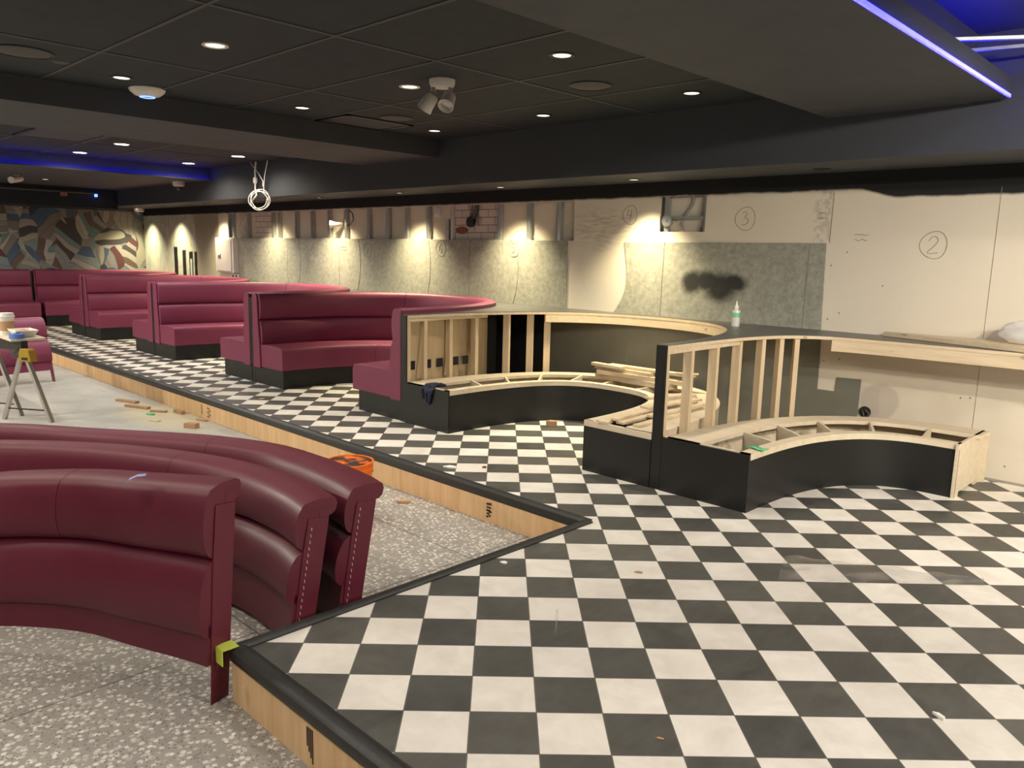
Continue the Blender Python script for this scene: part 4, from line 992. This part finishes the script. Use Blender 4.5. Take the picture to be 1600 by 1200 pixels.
# debris on the raised floor
def scrap(c, sx, sy, sz, yaw, name, label, cat, mat):
    M = Matrix.Translation(c) @ Matrix.Rotation(yaw, 4, 'Z')
    P = [(-.5, -.4), (.1, -.5), (.5, -.2), (.4, .45), (-.2, .5)]
    return tag(obj(name, MB().prism([(x * sx, y * sy) for x, y in P], 0, sz, M), mat, at=c, bevel=.001), label, cat)
scrap((-1.55, .17, .001), .11, .06, .012, .3, 'paper_scrap', 'crumpled white paper scrap on tiles near the step', 'paper', PAPER)
scrap((-1.37, .375, .001), .03, .03, .012, .3, 'red_chip', 'tiny dark red chip beside the white paper scrap', 'chip', plain('dark_red_chip', (.2, .02, .02), .6))
scrap((-2.04, 1.95, .001), .11, .07, .055, .5, 'wood_chip', 'brown wood chip on tiles inside the bare horseshoe base', 'wood chip', RUST)
scrap((.114, -.894, .001), .04, .03, .008, 0, 'plaster_crumb', 'small pale crumb on a black tile near the step corner', 'crumb', PAPER)
scrap((.706, -.444, .001), .045, .02, .006, .4, 'grit_fleck', 'dark fleck on a white tile right of the step tip', 'crumb', RUST)
scrap((2.293, -.731, .001), .05, .02, .012, -.5, 'plastic_plug', 'small beige plug on tiles at lower right', 'plug', PAPER)
scrap((1.63, -1.62, .001), .03, .012, .004, .4, 'dark_splinter', 'tiny dark splinter on a white tile in the foreground', 'crumb', RUST)
scrap((-5.84, .275, .001), .09, .06, .008, .4, 'paper_bit', 'pale bit on tiles in front of the second divider', 'paper', RUST)
scrap((-5.1, .45, .001), .06, .05, .008, .4, 'paper_bit', 'small tan bit on tiles in front of the nearest burgundy booth', 'paper', KRAFT)
tag(obj('plastic_strip', MB().loft([[Vector((.70 + .04 * i, -1.11 - .05 * i + dy, .003 + .006 * math.sin(i))) for dy in (-.008, .008)] for i in range(5)], False, False), CLEAR, solid=.003), 'short clear plastic strip on the foreground tiles', 'plastic strip')
random.seed(11); fm = MB(); rows = []
for i in range(15):
    t = i / 14; cx, cy = 1.22 + .85 * t, .20 + .62 * t
    rows.append([Vector((cx + (j / 6 - .5) * .16 * (1.2 - t) * -.7, cy + (j / 6 - .5) * .34 * (1.1 - .8 * t), .003 + random.uniform(0, .022))) for j in range(7)])
tag(obj('plastic_film', fm.loft(rows, False, False), CLEAR, sharp=15), 'crumpled clear plastic film spread over the right-hand tiles', 'plastic film')
# debris in the pit
plank((-7.05, -.32, ZL + .001), .34, .07, .025, .35, 0, 'brown lath scrap farthest along the pit floor', RUST, 'scraps on the pit floor')
plank((-6.62, -.36, ZL + .001), .36, .06, .025, .40, 0, 'brown lath scrap nearer the sawdust on the pit floor', RUST, 'scraps on the pit floor')
plank((-6.22, -.27, ZL + .001), .20, .05, .02, .6, 0, 'short wood scrap lying on the sawdust', RUST, 'scraps on the pit floor')
plank((-5.19, -.33, ZL + .001), .14, .08, .05, .5, 0, 'small wood block in the pit past the sawdust', RUST, 'scraps on the pit floor')
plank((-6.0, -.12, ZL + .001), .18, .05, .04, .1, 0, 'wood scrap against the plywood riser', RUST, 'scraps on the pit floor')
plank((-5.45, -.10, ZL + .001), .15, .04, .015, .3, 0, 'thin splinter at the foot of the plywood riser', RUST, 'scraps on the pit floor')
plank((-5.75, -.50, ZL + .001), .12, .05, .012, .5, 0, 'thin pale chip in front of the sawdust', PINEX, 'scraps on the pit floor')
scrap((-6.12, -.40, ZL + .001), .10, .06, .015, .3, 'green_scrap', 'small green plastic scrap on the sawdust', 'plastic scrap', GREENS)
scrap((-1.66, -.21, ZL + .001), .11, .05, .02, .8, 'tan_crumb', 'tan crumb on the pit floor beside the orange bucket', 'crumb', KRAFT)
scrap((-1.28, -.06, ZL + .001), .03, .03, .01, .8, 'tan_fleck', 'tiny tan fleck against the plywood riser near the step tip', 'crumb', KRAFT)
# tape pieces
tag(obj('corner_tape', MB().bx(-.05, .02, -2.478, -2.405, .0165, .020).bx(-.05, .02, -2.482, -2.478, -.05, .0165), LIME), 'lime tape wrapped around the near platform corner', 'tape')
tp = MB(); 
tag(obj('blue_tape', MB().loft([[Vector((-.385 + .03 * i, -2.655 + .035 * i + .0, .728 + z)) + Vector((dx, -dx * .6, 0)) for dx in (-.014, .014)] for i, z in ((-.8, -.045), (-.3, -.012), (.4, .004), (1.2, .008))], False, False), PALEBLUE, solid=.003), 'strip of blue tape on top of the nearest loose backrest', 'tape')
# riser stamp
r1 = bpy.data.objects['trim_1']
st = MB()
for k in range(5): st.bx(-.92 + .005 * (k % 2), -.90 + .01 * (k % 3), -.0325, -.031, -.20 + .024 * k, -.186 + .024 * k)
for k in range(4): st.bx(-.895, -.875 + .008 * (k % 2), -.0325, -.031, -.19 + .03 * k, -.175 + .03 * k)
obj('ink_stamp', st, INK, r1, smooth=False)
st = MB()
for k in range(5): st.bx(-5.46 + .03 * (k % 2), -5.40 + .03 * (k % 2), -.0325, -.031, -.20 + .024 * k, -.19 + .024 * k)
st.bx(-5.6, -5.59, -.0325, -.031, -.19, -.08); obj('ink_stamp', st, INK, r1, smooth=False)
st = MB()
for k in range(4): st.bx(.60 + .012 * k, .606 + .012 * k, -2.4325, -2.431, -.15 - .02 * k, -.07)
obj('ink_stamp', st, INK, bpy.data.objects['trim_3'], smooth=False)
